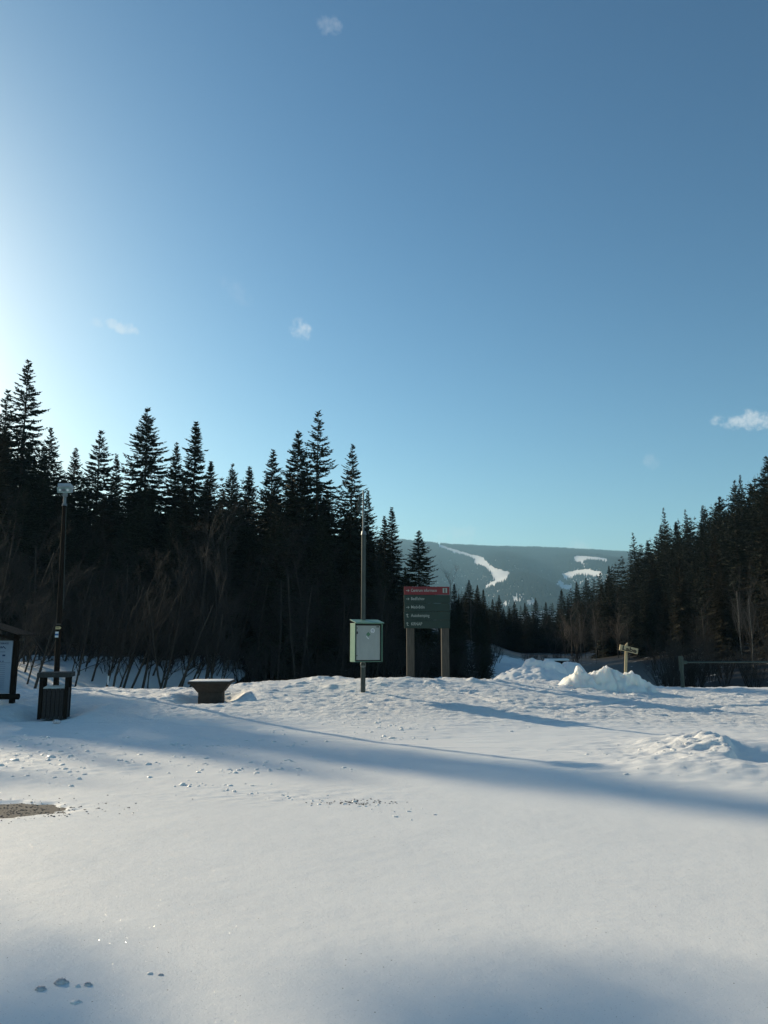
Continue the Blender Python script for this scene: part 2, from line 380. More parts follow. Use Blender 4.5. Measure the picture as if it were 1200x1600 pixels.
def gz(x, y):
    z = gz_base(x, y)
    near = (1 - ss((y - 27) / 4)) * (1 - ss((np.abs(x) - 15) / 4))
    # soft swells everywhere
    z = z + .02 * fbm(x * .35, y * .35, 3, 3) * near * ss((y - 5) / 6) + .35 * fbm(x * .06, y * .06, 3, 5) * (1 - near)
    z = z + .003 * fbm(x * 2.0, y * 2.0, 3, 8) * near
    # plateau: trampled, lumpy snow
    rough = ss((y - 13.2 + .25 * x * (x > 0) * .3) / 3.5) * near
    z = z + rough * (.026 * fbm(x * .9, y * 1.3, 4, 11) + .012 * np.clip(.42 - worley(x * 1.5, y * 1.9, 4), 0, 1) + .020 * fbm(x * 1.4, y * 7, 3, 29) + .022 * fbm(x * 4.5, y * 7.5, 4, 19) * ss((fbm(x * .5, y * .5, 2, 21) + .45) * 3) + .022 * fbm(x * 9, y * 16, 3, 27))
    lumps = np.clip(fbm(x * 1.7, y * 2.6, 4, 31) - .16, 0, 1)
    z = z + rough * .12 * lumps * ss((y - 17) / 2.5)
    # wind ripples, long across the view
    z = z + .010 * fbm(x * 1.1, y * 6.0, 3, 23) * ss((y - 10.5) / 2) * (1 - ss((y - 17) / 3)) * near
    z = z + .016 * np.clip(fbm(x * 3.2, y * 10, 3, 33) - .12, 0, 1) * ss((y - 9.3) / 1.5) * near * ss((fbm(x * .8, y * 1.2, 2, 35) + .3) * 3)
    # crumbly snow left of the middle distance
    cl = gauss(x, y, -4.6, 11.0, 3.0, 1.7)
    z = z + cl * .05 * np.clip(.40 - worley(x * 3.2, y * 3.4, 9), 0, 1) * (fbm(x * 1.2, y * 1.2, 3, 41) > -.05)
    cl2 = gauss(x, y, -1.2, 8.4, 1.5, .5)
    z = z + cl2 * .012 * fbm(x * 9, y * 14, 3, 43)
    # raised bank on the right, its far side dropping off steeply
    fx = ss((x - 3.4) / 1.6) * (1 - ss((x - 4.84 - .33 * (y - 11.3) - .20 * fbm(x * 2, y * 2, 3, 51)) / .20))
    my = np.exp(-np.abs((y - 11.5) / 1.25) ** 3)
    z = z - .40 * ss((x - 4.76 - .33 * (y - 11.3) - .22 * fbm(x * 2, y * 2, 3, 52)) / .22) * np.exp(-((y - 11.25) / 1.0) ** 4) * (1 - ss((x - 7.2) / 1.0))
    z = z + .19 * fx * my + .09 * gauss(x, y, 4.3, 10.3, 1.5, 1.1) * (1 + .8 * fbm(x * 2.5, y * 4, 4, 57)) * (1 + .30 * fbm(x * 2.2, y * 2.2, 4, 53))
    z = z + .07 * gauss(x, y, 5.4, 9.6, 1.4, .35) + .03 * fbm(x * 3, y * 3, 4, 67) * gauss(x, y, 5, 11, 2, 2)
    z = z + .12 * fx * my * np.clip(.5 - worley(x * 3, y * 4, 61), 0, 1)
    z = z + gauss(x, y, 4.9, 11.3, 1.6, 1.6) * (.022 * fbm(x * 9, y * 13, 3, 69) + .05 * fbm(x * 4, y * 6, 4, 63) + .05 * np.clip(fbm(x * 2, y * 4, 3, 65), 0, 1))
    # long drift that ends beside the bank
    z = z + .05 * gauss(x - .0, y + .35 * x, 4.2, 11.0, 1.0, .30)
    # hollows round the bin and the pedestal table
    z = z - .20 * np.exp(-(((x - BIN.x) / .60) ** 4 + ((y - BIN.y + .2) / .75) ** 4)) + .07 * gauss(x, y, BIN.x + .92, BIN.y + .1, .18, .55) + .04 * gauss(x, y, BIN.x - .85, BIN.y, .2, .5)
    z = z - .22 * np.exp(-(((x - PLANT.x) / .64) ** 4 + ((y - PLANT.y + .25) / .8) ** 4)) + .06 * gauss(x, y, PLANT.x + 1.15, PLANT.y + .1, .4, .7) + .05 * gauss(x, y, PLANT.x - .9, PLANT.y, .2, .5)
    # tracks
    z = z - .05 * track(x, y, TR1, .08) - .045 * track(x, y, TR2, .07) - .06 * track(x, y, TR3, .08) - .03 * track(x, y, TR4, .1)
    # two mounds around the masts
    z = z + .12 * gauss(x, y, -.2, 19.2, 1.1, .6) + .10 * gauss(x, y, .7, 19.6, .8, .5) + .07 * gauss(x, y, 2.2, 20.4, .9, .5)
    # bare gravel patch: the snow dips below the paved lot
    pr = ((x - PATCH.x + .35) / .95) ** 2 + ((y - PATCH.y) / .40) ** 2 + .5 * fbm(x * 3, y * 3, 4, 71) + .22 * fbm(x * 14, y * 14, 2, 73)
    z = z - .038 * (1 - ss((pr - .30) / 1.1)) + .006 * fbm(x * 22, y * 22, 2, 74) * (1 - ss((pr - 1.2) / 1.2))
    pr2 = ((x + .28) / .34) ** 2 + ((y - 8.02) / .13) ** 2 + .9 * fbm(x * 6, y * 9, 4, 75)
    return z
def gzs(x, y): return float(gz(np.array([float(x)]), np.array([float(y)]))[0])

def axis(parts):
    out = [parts[0][0]]
    for a, b, st0, st1 in parts:
        v = a
        while v < b - 1e-6:
            t = (v - a) / (b - a); v += st0 + (st1 - st0) * t
            out.append(min(v, b))
    return np.array(sorted(set(np.round(out, 4))))
xs = axis([(-5200, -400, 500, 90), (-400, -60, 60, 8), (-60, -16, 6, .3), (-16, -4, .1, .042), (-4, 4, .042, .042), (4, 16, .042, .1), (16, 60, .3, 6), (60, 400, 8, 60), (400, 5200, 90, 500)])
ys = axis([(-400, -30, 90, 12), (-30, 2, 8, .12), (2, 8, .022, .028), (8, 14, .028, .036), (14, 24, .036, .06), (24, 34, .07, .3), (34, 110, .35, 3), (110, 500, 4, 40), (500, 5600, 60, 500)])
X, Y = np.meshgrid(xs, ys); Z = gz(X.ravel(), Y.ravel()).reshape(X.shape)
nx, ny = len(xs), len(ys)
idx = np.arange(nx * ny).reshape(ny, nx)
F = np.stack([idx[:-1, :-1], idx[:-1, 1:], idx[1:, 1:], idx[1:, :-1]], -1).reshape(-1, 4)
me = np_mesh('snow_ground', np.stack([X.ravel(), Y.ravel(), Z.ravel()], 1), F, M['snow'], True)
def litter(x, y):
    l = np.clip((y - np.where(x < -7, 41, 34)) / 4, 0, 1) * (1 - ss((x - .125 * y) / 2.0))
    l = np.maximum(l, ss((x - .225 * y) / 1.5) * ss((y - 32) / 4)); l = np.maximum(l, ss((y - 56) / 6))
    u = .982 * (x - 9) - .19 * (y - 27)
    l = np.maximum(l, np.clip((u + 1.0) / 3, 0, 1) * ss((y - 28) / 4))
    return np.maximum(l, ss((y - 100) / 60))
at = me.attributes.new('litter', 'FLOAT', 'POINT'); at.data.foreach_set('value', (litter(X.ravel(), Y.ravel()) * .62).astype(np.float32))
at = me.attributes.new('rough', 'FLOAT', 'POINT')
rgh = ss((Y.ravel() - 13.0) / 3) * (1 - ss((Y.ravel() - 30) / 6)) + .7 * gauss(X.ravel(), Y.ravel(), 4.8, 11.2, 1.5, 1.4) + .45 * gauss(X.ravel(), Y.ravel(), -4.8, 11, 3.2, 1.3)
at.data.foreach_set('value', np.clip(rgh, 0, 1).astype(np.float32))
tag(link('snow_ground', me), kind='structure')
print('ground quads', len(F))
lot = MB().box((-7.5, 8, -.035 - .01), (17, 9, .02)).build('parking_lot', M['gravel'])
lot.location.z = .012
tag(lot, kind='structure')

# ------------------------------------------------------------------ mountain
def ridge(x): return np.interp(x, [-900, 80, 250, 430, 700, 1100, 2600], [455, 432, 414, 404, 398, 376, 330])
def mz(x, y):
    t = (3300 - y) / 1950.0
    z = ridge(x) * np.where(t > 0, 1 - .92 * t ** 1.0, 1 + .0 * t) - np.where(t < 0, (y - 3300) * .25, 0)
    v = ss(t * 1.5)
    z = z + v * (26 * fbm(x / 420, y / 520, 4, 91)) + v * .04 * (x - 700) * .4
    # gully that carries the long piste
    for g0x, am in ((250, 1.0), (520, 1.0), (-150, .7), (1050, .8)):
        gx = g0x + (y - 2500) * .10
        z = z - v * am * 34 * np.exp(-((x - gx) / 90) ** 2) + v * am * 34 * np.exp(-((x - gx - 170) / 110) ** 2)
    return z
mx_ = np.linspace(-900, 2600, 176); my_ = np.linspace(1250, 3900, 134)
X, Y = np.meshgrid(mx_, my_); Zm = mz(X, Y)
edge = np.minimum(np.minimum(X + 900, 2600 - X), Y - 1250); Zm = Zm * ss(edge / 300) - 6
idx = np.arange(X.size).reshape(X.shape)
F = np.stack([idx[:-1, :-1], idx[:-1, 1:], idx[1:, 1:], idx[1:, :-1]], -1).reshape(-1, 4)
me = np_mesh('mountain', np.stack([X.ravel(), Y.ravel(), Zm.ravel()], 1), F, M['snow_clump'], True)
tag(link('mountain', me), kind='structure')
PISTES = [
 [(726, 864.2), (735, 866.8), (747, 868.7), (757.5, 872), (761, 879.5), (768, 884.8), (780, 890), (797, 895.3), (793.5, 902), (780, 908), (756, 920), (757.5, 915.5), (769.5, 908), (768, 894.5), (757.5, 885.5), (748.5, 880), (739.5, 881.8), (740, 872), (733.5, 868)],
 [(895, 870.7), (901, 868.5), (917.5, 869.7), (934, 870.7), (951, 873.7), (949, 876.7), (935.5, 874), (917.5, 873), (911.5, 875), (914.5, 882.7), (909, 883.5), (907.7, 878), (896.5, 875)],
 [(877.7, 897.7), (895, 893), (914.5, 890), (940, 894), (941.5, 897.7), (917.5, 897), (904, 895), (895, 900), (880, 903.7)],
 [(870, 910), (878, 905), (882, 914), (893.5, 915), (895, 921), (880, 921)],
 [(820, 940), (835, 936), (837, 941), (822, 944)], [(786, 940), (794, 940), (794, 946), (786, 945)],
 [(800, 934), (821, 929), (822, 931), (801, 936)],
 [(684, 850), (700, 855.5), (718, 861), (735, 866), (733, 868.5), (716, 864), (698, 858.5), (684, 853)], [(705, 860), (711, 861), (711, 864), (706, 863)], [(716, 862), (719, 862), (719, 865), (716, 865)], [(662, 850), (668, 851), (668, 853), (663, 853)]]
def inpoly(px, py, poly):
    ins = np.zeros(px.shape, bool); n = len(poly); j = n - 1
    for i in range(n):
        xi, yi = poly[i]; xj, yj = poly[j]
        c = ((yi > py) != (yj > py)) & (px < (xj - xi) * (py - yi) / (yj - yi + 1e-9) + xi); ins ^= c; j = i
    return ins
rng = np.random.default_rng(5)
n = 85000
ty = np.sqrt(rng.uniform(1350 ** 2, 3345 ** 2, n)); tx = rng.uniform(-.02, .42, n) * ty
tz = mz(tx, ty) - 6 - 1
keep = np.ones(n, bool)
jit = rng.normal(0, 1.3, n)
for dz in (0, 4, 8):
    zz = tz + dz - CAMZ
    f = ty * math.cos(PITCH) + zz * math.sin(PITCH); u = -ty * math.sin(PITCH) + zz * math.cos(PITCH)
    px = 600 + 1200 * tx / f + jit; py = 800 - 1200 * u / f
    for p in PISTES: keep &= ~inpoly(px, py, p)
thin = fbm(tx / 160, ty / 160, 3, 77) + rng.uniform(-.5, .5, n) < .82
keep &= thin
tx, ty, tz = tx[keep], ty[keep], tz[keep]; n = len(tx)
h = rng.uniform(7, 12, n) * (1 + .15 * fbm(tx / 60, ty / 60, 2, 78)); r = h * rng.uniform(.2, .28, n)
k = 5; ang = np.arange(k) * 2 * np.pi / k
ring = np.stack([tx[:, None] + r[:, None] * np.cos(ang + tx[:, None]), ty[:, None] + r[:, None] * np.sin(ang + tx[:, None]), np.repeat((tz + .08 * h)[:, None], k, 1)], -1)
apex = np.stack([tx, ty, tz + h], -1)[:, None, :]
V = np.concatenate([ring, apex], 1).reshape(-1, 3)
b = (np.arange(n) * (k + 1))[:, None]
F = np.stack([np.stack([b[:, 0] + i, b[:, 0] + (i + 1) % k, b[:, 0] + k], -1) for i in range(k)], 1).reshape(-1, 3)
me = np_mesh('mountain_forest', V, F, M['hill_needles'])
tag(link('mountain_forest', me), 'blue hazy spruce forest covering the far mountain around its ski runs', 'forest', kind='stuff')

# ------------------------------------------------------------------ tree builders
def ribbonquads(P, D, Wd, L):
    """diamond leaf quads: base P, direction D (unit), width vector Wd, length L"""
    a = P; b = P + D * (L * .45)[:, None] + Wd; c = P + D * L[:, None]; d = P + D * (L * .45)[:, None] - Wd
    V = np.stack([a, b, c, d], 1).reshape(-1, 3); n = len(P)
    return V, np.arange(n * 4).reshape(n, 4)
def spruce_mesh(seed, H=18., Rr=3.1, sparse=0., base=.05, power=.85, whorl=.42, top_open=.0):
    rg = np.random.default_rng(seed)
    Ps, Ds, Ws, Ls = [], [], [], []
    h = H * base
    while h < H - .15:
        f = h / H
        Lb = Rr * (1 - math.exp(-(H - h) * power / Rr)) * (1 - .55 * math.exp(-(H - h) / 1.3)) * rg.uniform(.82, 1.12) + .03
        nb = int(rg.integers(7, 10)) if f < .95 else 5
        off = rg.uniform(0, 6.28)
        for kbr in range(nb):
            if rg.uniform() < sparse: continue
            a = off + kbr * 6.283 / nb + rg.uniform(-.35, .35); Lx = Lb * rg.uniform(.62, 1.15)
            if rg.uniform() < .09: Lx *= 1.3
            hz = h + rg.uniform(-.2, .2)
            rise = .75 * max(0, (f - .55) / .45) ** 1.2 + rg.uniform(-.08, .08); droop = .62 * (1 - f) ** .5; up = .30
            ca, sa = math.cos(a), math.sin(a)
            m = max(3, int(Lx / .125)); t = (np.arange(m) + .6) / m
            px = t * Lx; pz = hz + Lx * ((rise - .10) * t - droop * t ** 1.5 + up * t ** 3 * (1 if f < .8 else .5))
            C0 = np.stack([px * ca, px * sa, pz], 1)
            # main axis foliage
            T = np.gradient(C0, axis=0); T /= np.linalg.norm(T, axis=1)[:, None] + 1e-9
            side = np.array([-sa, ca, 0.]); up_v = np.cross(T, side)
            Ps.append(C0); Ds.append(T); Ls.append(np.full(m, .26)); Ws.append(np.outer(np.ones(m) * .05, side) + rg.normal(0, .01, (m, 3)))
            for sgn in (-1, 1):
                keep_t = t > .14
                P = C0[keep_t]; tt = t[keep_t]; TT = T[keep_t]; q = len(P)
                if not q: continue
                ln = (.36 * Lx * (1 - tt) ** .8 * np.minimum(1, tt * 3.2) + .20) * rg.uniform(.6, 1.2, q)
                D = TT * rg.uniform(.5, .9, q)[:, None] + side * sgn * rg.uniform(.6, 1., q)[:, None] + np.array([0, 0, -1]) * rg.uniform(.05, .5, q)[:, None] * (1.1 - f)
                D /= np.linalg.norm(D, axis=1)[:, None]
                wv = np.cross(D, np.array([0, 0, 1.])); wv /= np.linalg.norm(wv, axis=1)[:, None] + 1e-9
                tilt = rg.normal(0, .6, q)[:, None]
                wv = wv * np.cos(tilt) + np.array([0, 0, 1.]) * np.sin(tilt)
                Ps.append(P); Ds.append(D); Ls.append(ln); Ws.append(wv * (.046 + .055 * ln[:, None]))
            # hanging twigs
            if f < .88:
                sel = rg.uniform(0, 1, m) < .7
                P = C0[sel] + side * (rg.uniform(-.3, .3, sel.sum()) * (1 - t[sel]) * Lx * .6)[:, None]; q = len(P)
                if q:
                    D = np.stack([rg.normal(0, .25, q), rg.normal(0, .25, q), -np.ones(q)], 1); D /= np.linalg.norm(D, axis=1)[:, None]
                    a2 = rg.uniform(0, 3.14, q); wv = np.stack([np.cos(a2), np.sin(a2), 0 * a2], 1)
                    Ps.append(P); Ds.append(D); Ls.append(rg.uniform(.18, .5, q) * (1.15 - f)); Ws.append(wv * .055)
        h += whorl * .82 * (1 - .35 * f * (whorl < .9)) * rg.uniform(.75, 1.25) * (1 + top_open * f)
    # leader tuft
    q = 10; zz = np.linspace(H - .75, H, q); a2 = rg.uniform(0, 6.28, q)
    P = np.stack([0 * zz, 0 * zz, zz - .05], 1); D = np.stack([np.cos(a2) * .6, np.sin(a2) * .6, np.full(q, .9)], 1); D /= np.linalg.norm(D, axis=1)[:, None]
    Ps.append(P); Ds.append(D); Ls.append(np.full(q, .16)); Ws.append(np.stack([-np.sin(a2), np.cos(a2), 0 * a2], 1) * .03)
    V, F = ribbonquads(np.concatenate(Ps), np.concatenate(Ds), np.concatenate(Ws), np.concatenate(Ls))
    return V, F
def trunk_bm(H, r, seed, lean=0.):
    rg = random.Random(seed); mb = MB(); p = Vector((0, 0, -.4)); n = 9
    for i in range(n):
        t1 = (i + 1) / n; q = Vector((rg.uniform(-.04, .04), rg.uniform(-.04, .04), H * t1))
        mb.tube(p, q, r * (1 - i / n) + .02, r * (1 - t1) + .012, 8); p = q
    return mb
SPR = []
specs = [(18, 3.9, .03, .04, .46, .40, 0), (18, 3.4, .02, .04, .40, .37, 0), (18, 4.1, .12, .06, .48, .44, .1), (18, 2.9, .0, .03, .31, .36, 0), (18, 4.6, .06, .02, .56, .42, 0), (18, 3.3, .15, .05, .40, .46, .3)]
for i, (H, Rr, sp, ba, pw, wh, to) in enumerate(specs):
    V, F = spruce_mesh(100 + i, H, Rr, sp, ba, pw, wh, to)
    cm = np_mesh('spruce_crown', V, F, M['needles'])
    cm2 = cm.copy(); cm2.materials.clear(); cm2.materials.append(M['needles_brown'])
    tm = trunk_bm(H, .17, i).build('trunk', M['bark'], smooth=True); tme = tm.data; bpy.data.objects.remove(tm)
    SPR.append((cm, tme, cm2)); print('spruce', i, len(F))
TREES = []
def spruce(x, y, H, var, label, group=None, fat=1.0, brown=False, name='spruce_tree'):
    z = gzs(x, y) - .15
    e = empty(name, (x, y, z), random.uniform(0, 6.28), label, 'tree', group)
    s = H / 18.0; e.scale = (s * fat, s * fat, s)
    e.rotation_euler[0] = random.gauss(0, .014); e.rotation_euler[1] = random.gauss(0, .014)
    link('trunk', SPR[var][1], e); link('crown', SPR[var][2 if brown else 0], e)
    TREES.append((x, y)); return e

def bare_mesh(seed, H=8., multi=1, spread=.5, fine=1.0, r0=.09, levels=4):
    """trunk segments and branches separately: returns (trunk V,F), (branch V,F)"""
    rg = random.Random(seed); seg = {0: [], 1: []}
    def grow(p, d, L, r, lev, kind):
        n = 4 if lev == 0 else 3
        pts = [p]; cur = Vector(p); dd = Vector(d)
        for i in range(n):
            dd = (dd + Vector((rg.uniform(-1, 1), rg.uniform(-1, 1), rg.uniform(-.3, .8))) * (.10 if lev == 0 else .2)).normalized()
            nxt = cur + dd * L / n
            ra = r * (1 - i / n * .55); rb = r * (1 - (i + 1) / n * .55)
            if lev >= 2 and i == n - 1: rb = .002
            seg[kind].append((cur.copy(), nxt.copy(), ra, rb, 5 if lev < 2 else 3)); cur = nxt; pts.append(cur.copy())
        if lev >= levels: return
        nb = {0: 11, 1: 6, 2: 5, 3: 3}[lev]; nb = int(nb * fine)
        for i in range(nb):
            t = rg.uniform(.22 if lev == 0 else .15, 1.0); k = min(int(t * n), n - 1); q = pts[k].lerp(pts[k + 1], t * n - k)
            a = rg.uniform(0, 6.283); out = Vector((math.cos(a), math.sin(a), 0))
            nd = (dd * .55 + out * rg.uniform(.35, .8) * (spread / .5) + Vector((0, 0, .25))).normalized()
            grow(q, nd, L * rg.uniform(.32, .52) * (1.15 - .5 * t if lev == 0 else 1), max(r * .42 * (1.1 - .5 * t), .004), lev + 1, 1)
    for mth in range(multi):
        a = rg.uniform(0, 6.28); o = Vector((math.cos(a), math.sin(a), 0)) * (.25 * (multi > 1))
        grow(o * .7 + Vector((0, 0, -.3)), Vector((o.x, o.y, 1)).normalized(), H * rg.uniform(.75, 1.0) * .85, r0 * rg.uniform(.7, 1), 0, 0)
    out = []
    for kd in (0, 1):
        V, F, b = [], [], 0
        for a, c, ra, rb, n in seg[kd]:
            d = (c - a).normalized(); u = d.orthogonal().normalized(); v = d.cross(u)
            for q, r in ((a, ra), (c, rb)):
                for i in range(n):
                    t = 6.2832 * i / n; V.append(q + (u * math.cos(t) + v * math.sin(t)) * r)
            for i in range(n): F.append((b + i, b + (i + 1) % n, b + n + (i + 1) % n, b + n + i))
            b += 2 * n
        out.append((np.array([tuple(v) for v in V]), np.array(F)))
    return out
BARE = []
for i, (multi, spread, fine, r0) in enumerate([(1, .5, 1, .10), (1, .4, 1, .08), (2, .45, .85, .08), (1, .62, 1, .09)]):
    t, br = bare_mesh(300 + i, 8, multi, spread, fine, r0)
    sets = []
    for key, tk in (('bark_twig', 'bark'), ('bark_grey', 'bark_grey'), ('bark_grey', 'bark_birch')):
        sets.append((np_mesh('trunk', t[0], t[1], M[tk], True), np_mesh('branches', br[0], br[1], M[key], True)))
    BARE.append(sets); print('bare', i, len(t[1]) + len(br[1]))
def bare(x, y, H, var, label, group=None, tone=0, lean=0., lean_az=0., fat=1.):
    e = empty('bare_tree', (x, y, gzs(x, y) - .05), 0, label, 'tree', group); s = H / 8.0; e.scale = (s * fat, s * fat, s)
    e.rotation_euler = (Matrix.Rotation(lean, 3, Vector((-math.sin(lean_az), math.cos(lean_az), 0))) @ Matrix.Rotation(random.uniform(0, 6.28), 3, 'Z')).to_euler()
    t, b = BARE[var][tone]; link('trunk', t, e); link('branches', b, e); return e
# many-stemmed bare shrubs
SHR = []
for i in range(3):
    rg = random.Random(500 + i); mb_t, mb_b = [], []
    t, br = bare_mesh(520 + i, 3.4, 9, .35, .55, .022, 3)
    sets = []
    for key in ('bark_twig', 'bark_grey'):
        sets.append((np_mesh('stems', t[0], t[1], M[key], True), np_mesh('twigs', br[0], br[1], M[key], True)))
    SHR.append(sets); print('shrub', i, len(t[1]) + len(br[1]))
def shrub(x, y, H, var, label, group=None, tone=0, fat=1.3):
    e = empty('bare_shrub', (x, y, gzs(x, y) - .05), random.uniform(0, 6.28), label, 'shrub', group); s = H / 3.4; e.scale = (s * fat, s * fat, s)
    t, b = SHR[var][tone]; link('stems', t, e); link('twigs', b, e); return e
def place(px, py_top, D, fn, *a, hmin=2.0, **k):
    p = W(px, py_top, D); H = p.z - gzs(p.x, p.y) + .15
    if H < hmin: return None
    return fn(p.x, p.y, H, *a, **k)

def zone(px):
    for lim, t in ((-60, 'beyond the left edge of the photo'), (45, 'above the notice board'), (135, 'behind the floodlight mast'), (215, 'between the floodlight mast and the pedestal'), (290, 'just left of the pedestal'),
                   (370, 'behind the pedestal'), (450, 'just right of the pedestal'), (535, 'left of the cabinet mast'), (600, 'behind the cabinet mast'), (665, 'between the cabinet mast and the direction sign'),
                   (770, 'right of the direction sign'), (868, 'in the dark valley below the long piste'), (950, 'above the ploughed snow piles'), (1020, 'behind the river sign'), (1075, 'between the river sign and the barrier post'),
                   (1130, 'behind the left part of the barrier rail'), (1205, 'behind the right part of the barrier rail')):
        if px < lim: return t
    return 'beyond the right edge of the photo'
# ------------------------------------------------------------------ skyline trees, left
FEAT = [  # px, top py, distance, variant, fatness, label
 (8, 607, 60, 5, .95, 'tall ragged spruce cut by the left edge of the photo'),
 (47, 562, 58, 5, 1.0, 'tallest spruce of all, pointed crown standing above the notice board'),
 (80, 668, 60, 2, .9, 'dark spruce half hidden just right of the tallest spruce'),
 (118, 700, 60, 1, .95, 'small pointed spruce above and right of the floodlight head'),
 (156, 672, 58, 2, 1.0, 'broad conical spruce between the floodlight and the open crowned spruce'),
 (192, 712, 62, 3, .9, 'thin low spruce in the gap left of the open crowned spruce'),
 (237, 640, 55, 4, .95, 'broad open crowned spruce with bare trunk showing, second highest on the left'),
 (279, 693, 56, 1, .9, 'dark spruce squeezed between the open crowned spruce and a slender one'),
 (303, 660, 52, 3, 1.15, 'slender straight spruce with narrow crown above the pedestal table'),
 (331, 722, 60, 3, 1.1, 'narrow spruce tip just right of the slender straight spruce'),
 (364, 725, 57, 4, .75, 'blunt dark spruce in the dip of the left skyline'),
 (389, 730, 60, 3, 1.2, 'small pointed spruce right of the blunt dark spruce'),
 (425, 703, 52, 1, 1.0, 'medium conical spruce left of the pair of high spruces'),
 (466, 675, 49, 0, .95, 'twin topped dark spruce leaning against the higher spruce beside it'),
 (497, 641, 48, 5, .95, 'highest spruce near the middle, open whorled crown left of the cabinet mast'),
 (546, 696, 49, 2, .8, 'conical spruce directly behind the top of the cabinet mast'),
 (574, 768, 50, 1, .8, 'spruce with feathery right side just right of the cabinet mast'),
 (602, 806, 52, 3, 1.0, 'small dark spruce left of the slim spruce at the forest end'),
 (613, 793, 54, 3, 1.1, 'slim spruce spire at the right end of the left forest'),
 (653, 829, 44, 0, 1.15, 'lone spruce with wide drooping boughs rising right behind the direction sign'),
]
for px, py, D, var, fat, lab in FEAT: place(px, py, D, spruce, var, lab, fat=fat)
def fill(n, pxr, Dfun, skx, sky_, lab, grp, off=(12, 90), mind=1.9, brown=.25, fat=(.85, 1.1), vars_=(0, 1, 2, 3, 4), seed=1, hmax=21):
    rg = random.Random(seed); c = 0; tries = 0; pts = []
    while c < n and tries < n * 40:
        tries += 1; px = rg.uniform(*pxr); lo, hi = Dfun(px); D = lo + (hi - lo) * rg.random() ** 1.2
        p = W(px, 1000, D)
        if any((p.x - a) ** 2 + (p.y - b) ** 2 < mind ** 2 for a, b in pts): continue
        top = np.interp(px, skx, sky_) + rg.uniform(*off)
        q = W(px, top, D); H = q.z - gzs(q.x, q.y)
        if H < 3.5: continue
        if H > hmax: H = hmax * rg.uniform(.85, 1)
        bb_ = rg.random() < brown; row = 'front' if D < lo + .4 * (hi - lo) else 'rear'
        l_ = ('brownish ' if bb_ else 'dark ') + lab + ' ' + zone(px) + ', ' + row + ' rows'
        spruce(q.x, q.y, H, rg.choice(vars_), l_, l_.replace('spruce', 'spruces', 1), rg.uniform(*fat), bb_)
        pts.append((p.x, p.y)); c += 1
    print('fill', grp, c)
LX = [0, 60, 100, 150, 200, 250, 300, 350, 400, 450, 500, 550, 580, 610, 640, 665]
LY = [650, 690, 712, 735, 742, 735, 738, 738, 744, 735, 735, 765, 800, 840, 885, 915]
fill(125, (-60, 645), lambda p: (np.interp(p, [180, 260], [51, 41]), 70), LX, LY, 'spruce in the left forest', 'spruces packed in the left forest', (6, 110), seed=11)
# beyond the left edge of the picture: the forest goes on, low enough for the sun to clear it
fill(34, (-620, -70), lambda p: (48, 74), [-620, 0], [800, 720], 'spruce of the unseen forest', 'spruces beyond the left edge', (0, 120), seed=12, mind=3.0, hmax=15)
def shadow_tree(q, s, H, var, fat, lab):
    n = Vector((math.cos(R(SUN_AZ)), math.sin(R(SUN_AZ)))); d = Vector((-math.sin(R(SUN_AZ)), math.cos(R(SUN_AZ))))
    p = n * q + d * s; spruce(p.x, p.y, H, var, lab, None, fat)
def shade_tip(q, tipx, s, var, fat, lab):
    """a tree whose shadow tip falls at x = tipx on the line q"""
    c_, s_ = math.cos(R(SUN_AZ)), math.sin(R(SUN_AZ))
    sp = (q * c_ - tipx) / s_; x, y = q * c_ - s * s_, q * s_ + s * c_
    H = (s - sp) * math.tan(R(SUN_EL)) - gzs(x, y) + .15
    spruce(x, y, H, var, lab, None, fat)
shade_tip(8.05, 10.0, 80, 3, .66, 'very tall spruce beyond the left edge whose shadow crosses the snow')
shade_tip(7.3, 1.5, 76, 1, .9, 'tall narrow spruce beyond the left edge next to the tallest')
shade_tip(6.3, -.5, 73, 0, .9, 'tall dense spruce beyond the left edge shading the litter bin')
shade_tip(5.3, -3.2, 70, 4, .9, 'broad spruce beyond the left edge shading the notice board')
V, F = spruce_mesh(171, 18., 2.6, .04, .70, .75, .34, 0)
SPR.append((np_mesh('spruce_crown', V, F, M['needles']), SPR[0][1], SPR[0][2]))
for q_, H_ in ((-.8, 25.3), (.3, 25.6), (1.45, 26.2)):   # high crowned trees on bare trunks
    c_, s_ = math.cos(R(SUN_AZ)), math.sin(R(SUN_AZ)); x_, y_ = q_ * c_ - 50 * s_, q_ * s_ + 50 * c_
    spruce(x_, y_, H_ - gzs(x_, y_) , 6, 'tall bare trunked spruce with a high crown beyond the left edge', 'high crowned spruces beyond the left edge', .95)
shade_tip(-1.0, 9.0, 68, 4, 1.1, 'broad spruce beyond the left edge shading the near corner')
shade_tip(-4.5, 9.0, 62, 4, 1.2, 'broad spruce beyond the left edge nearest the camera')

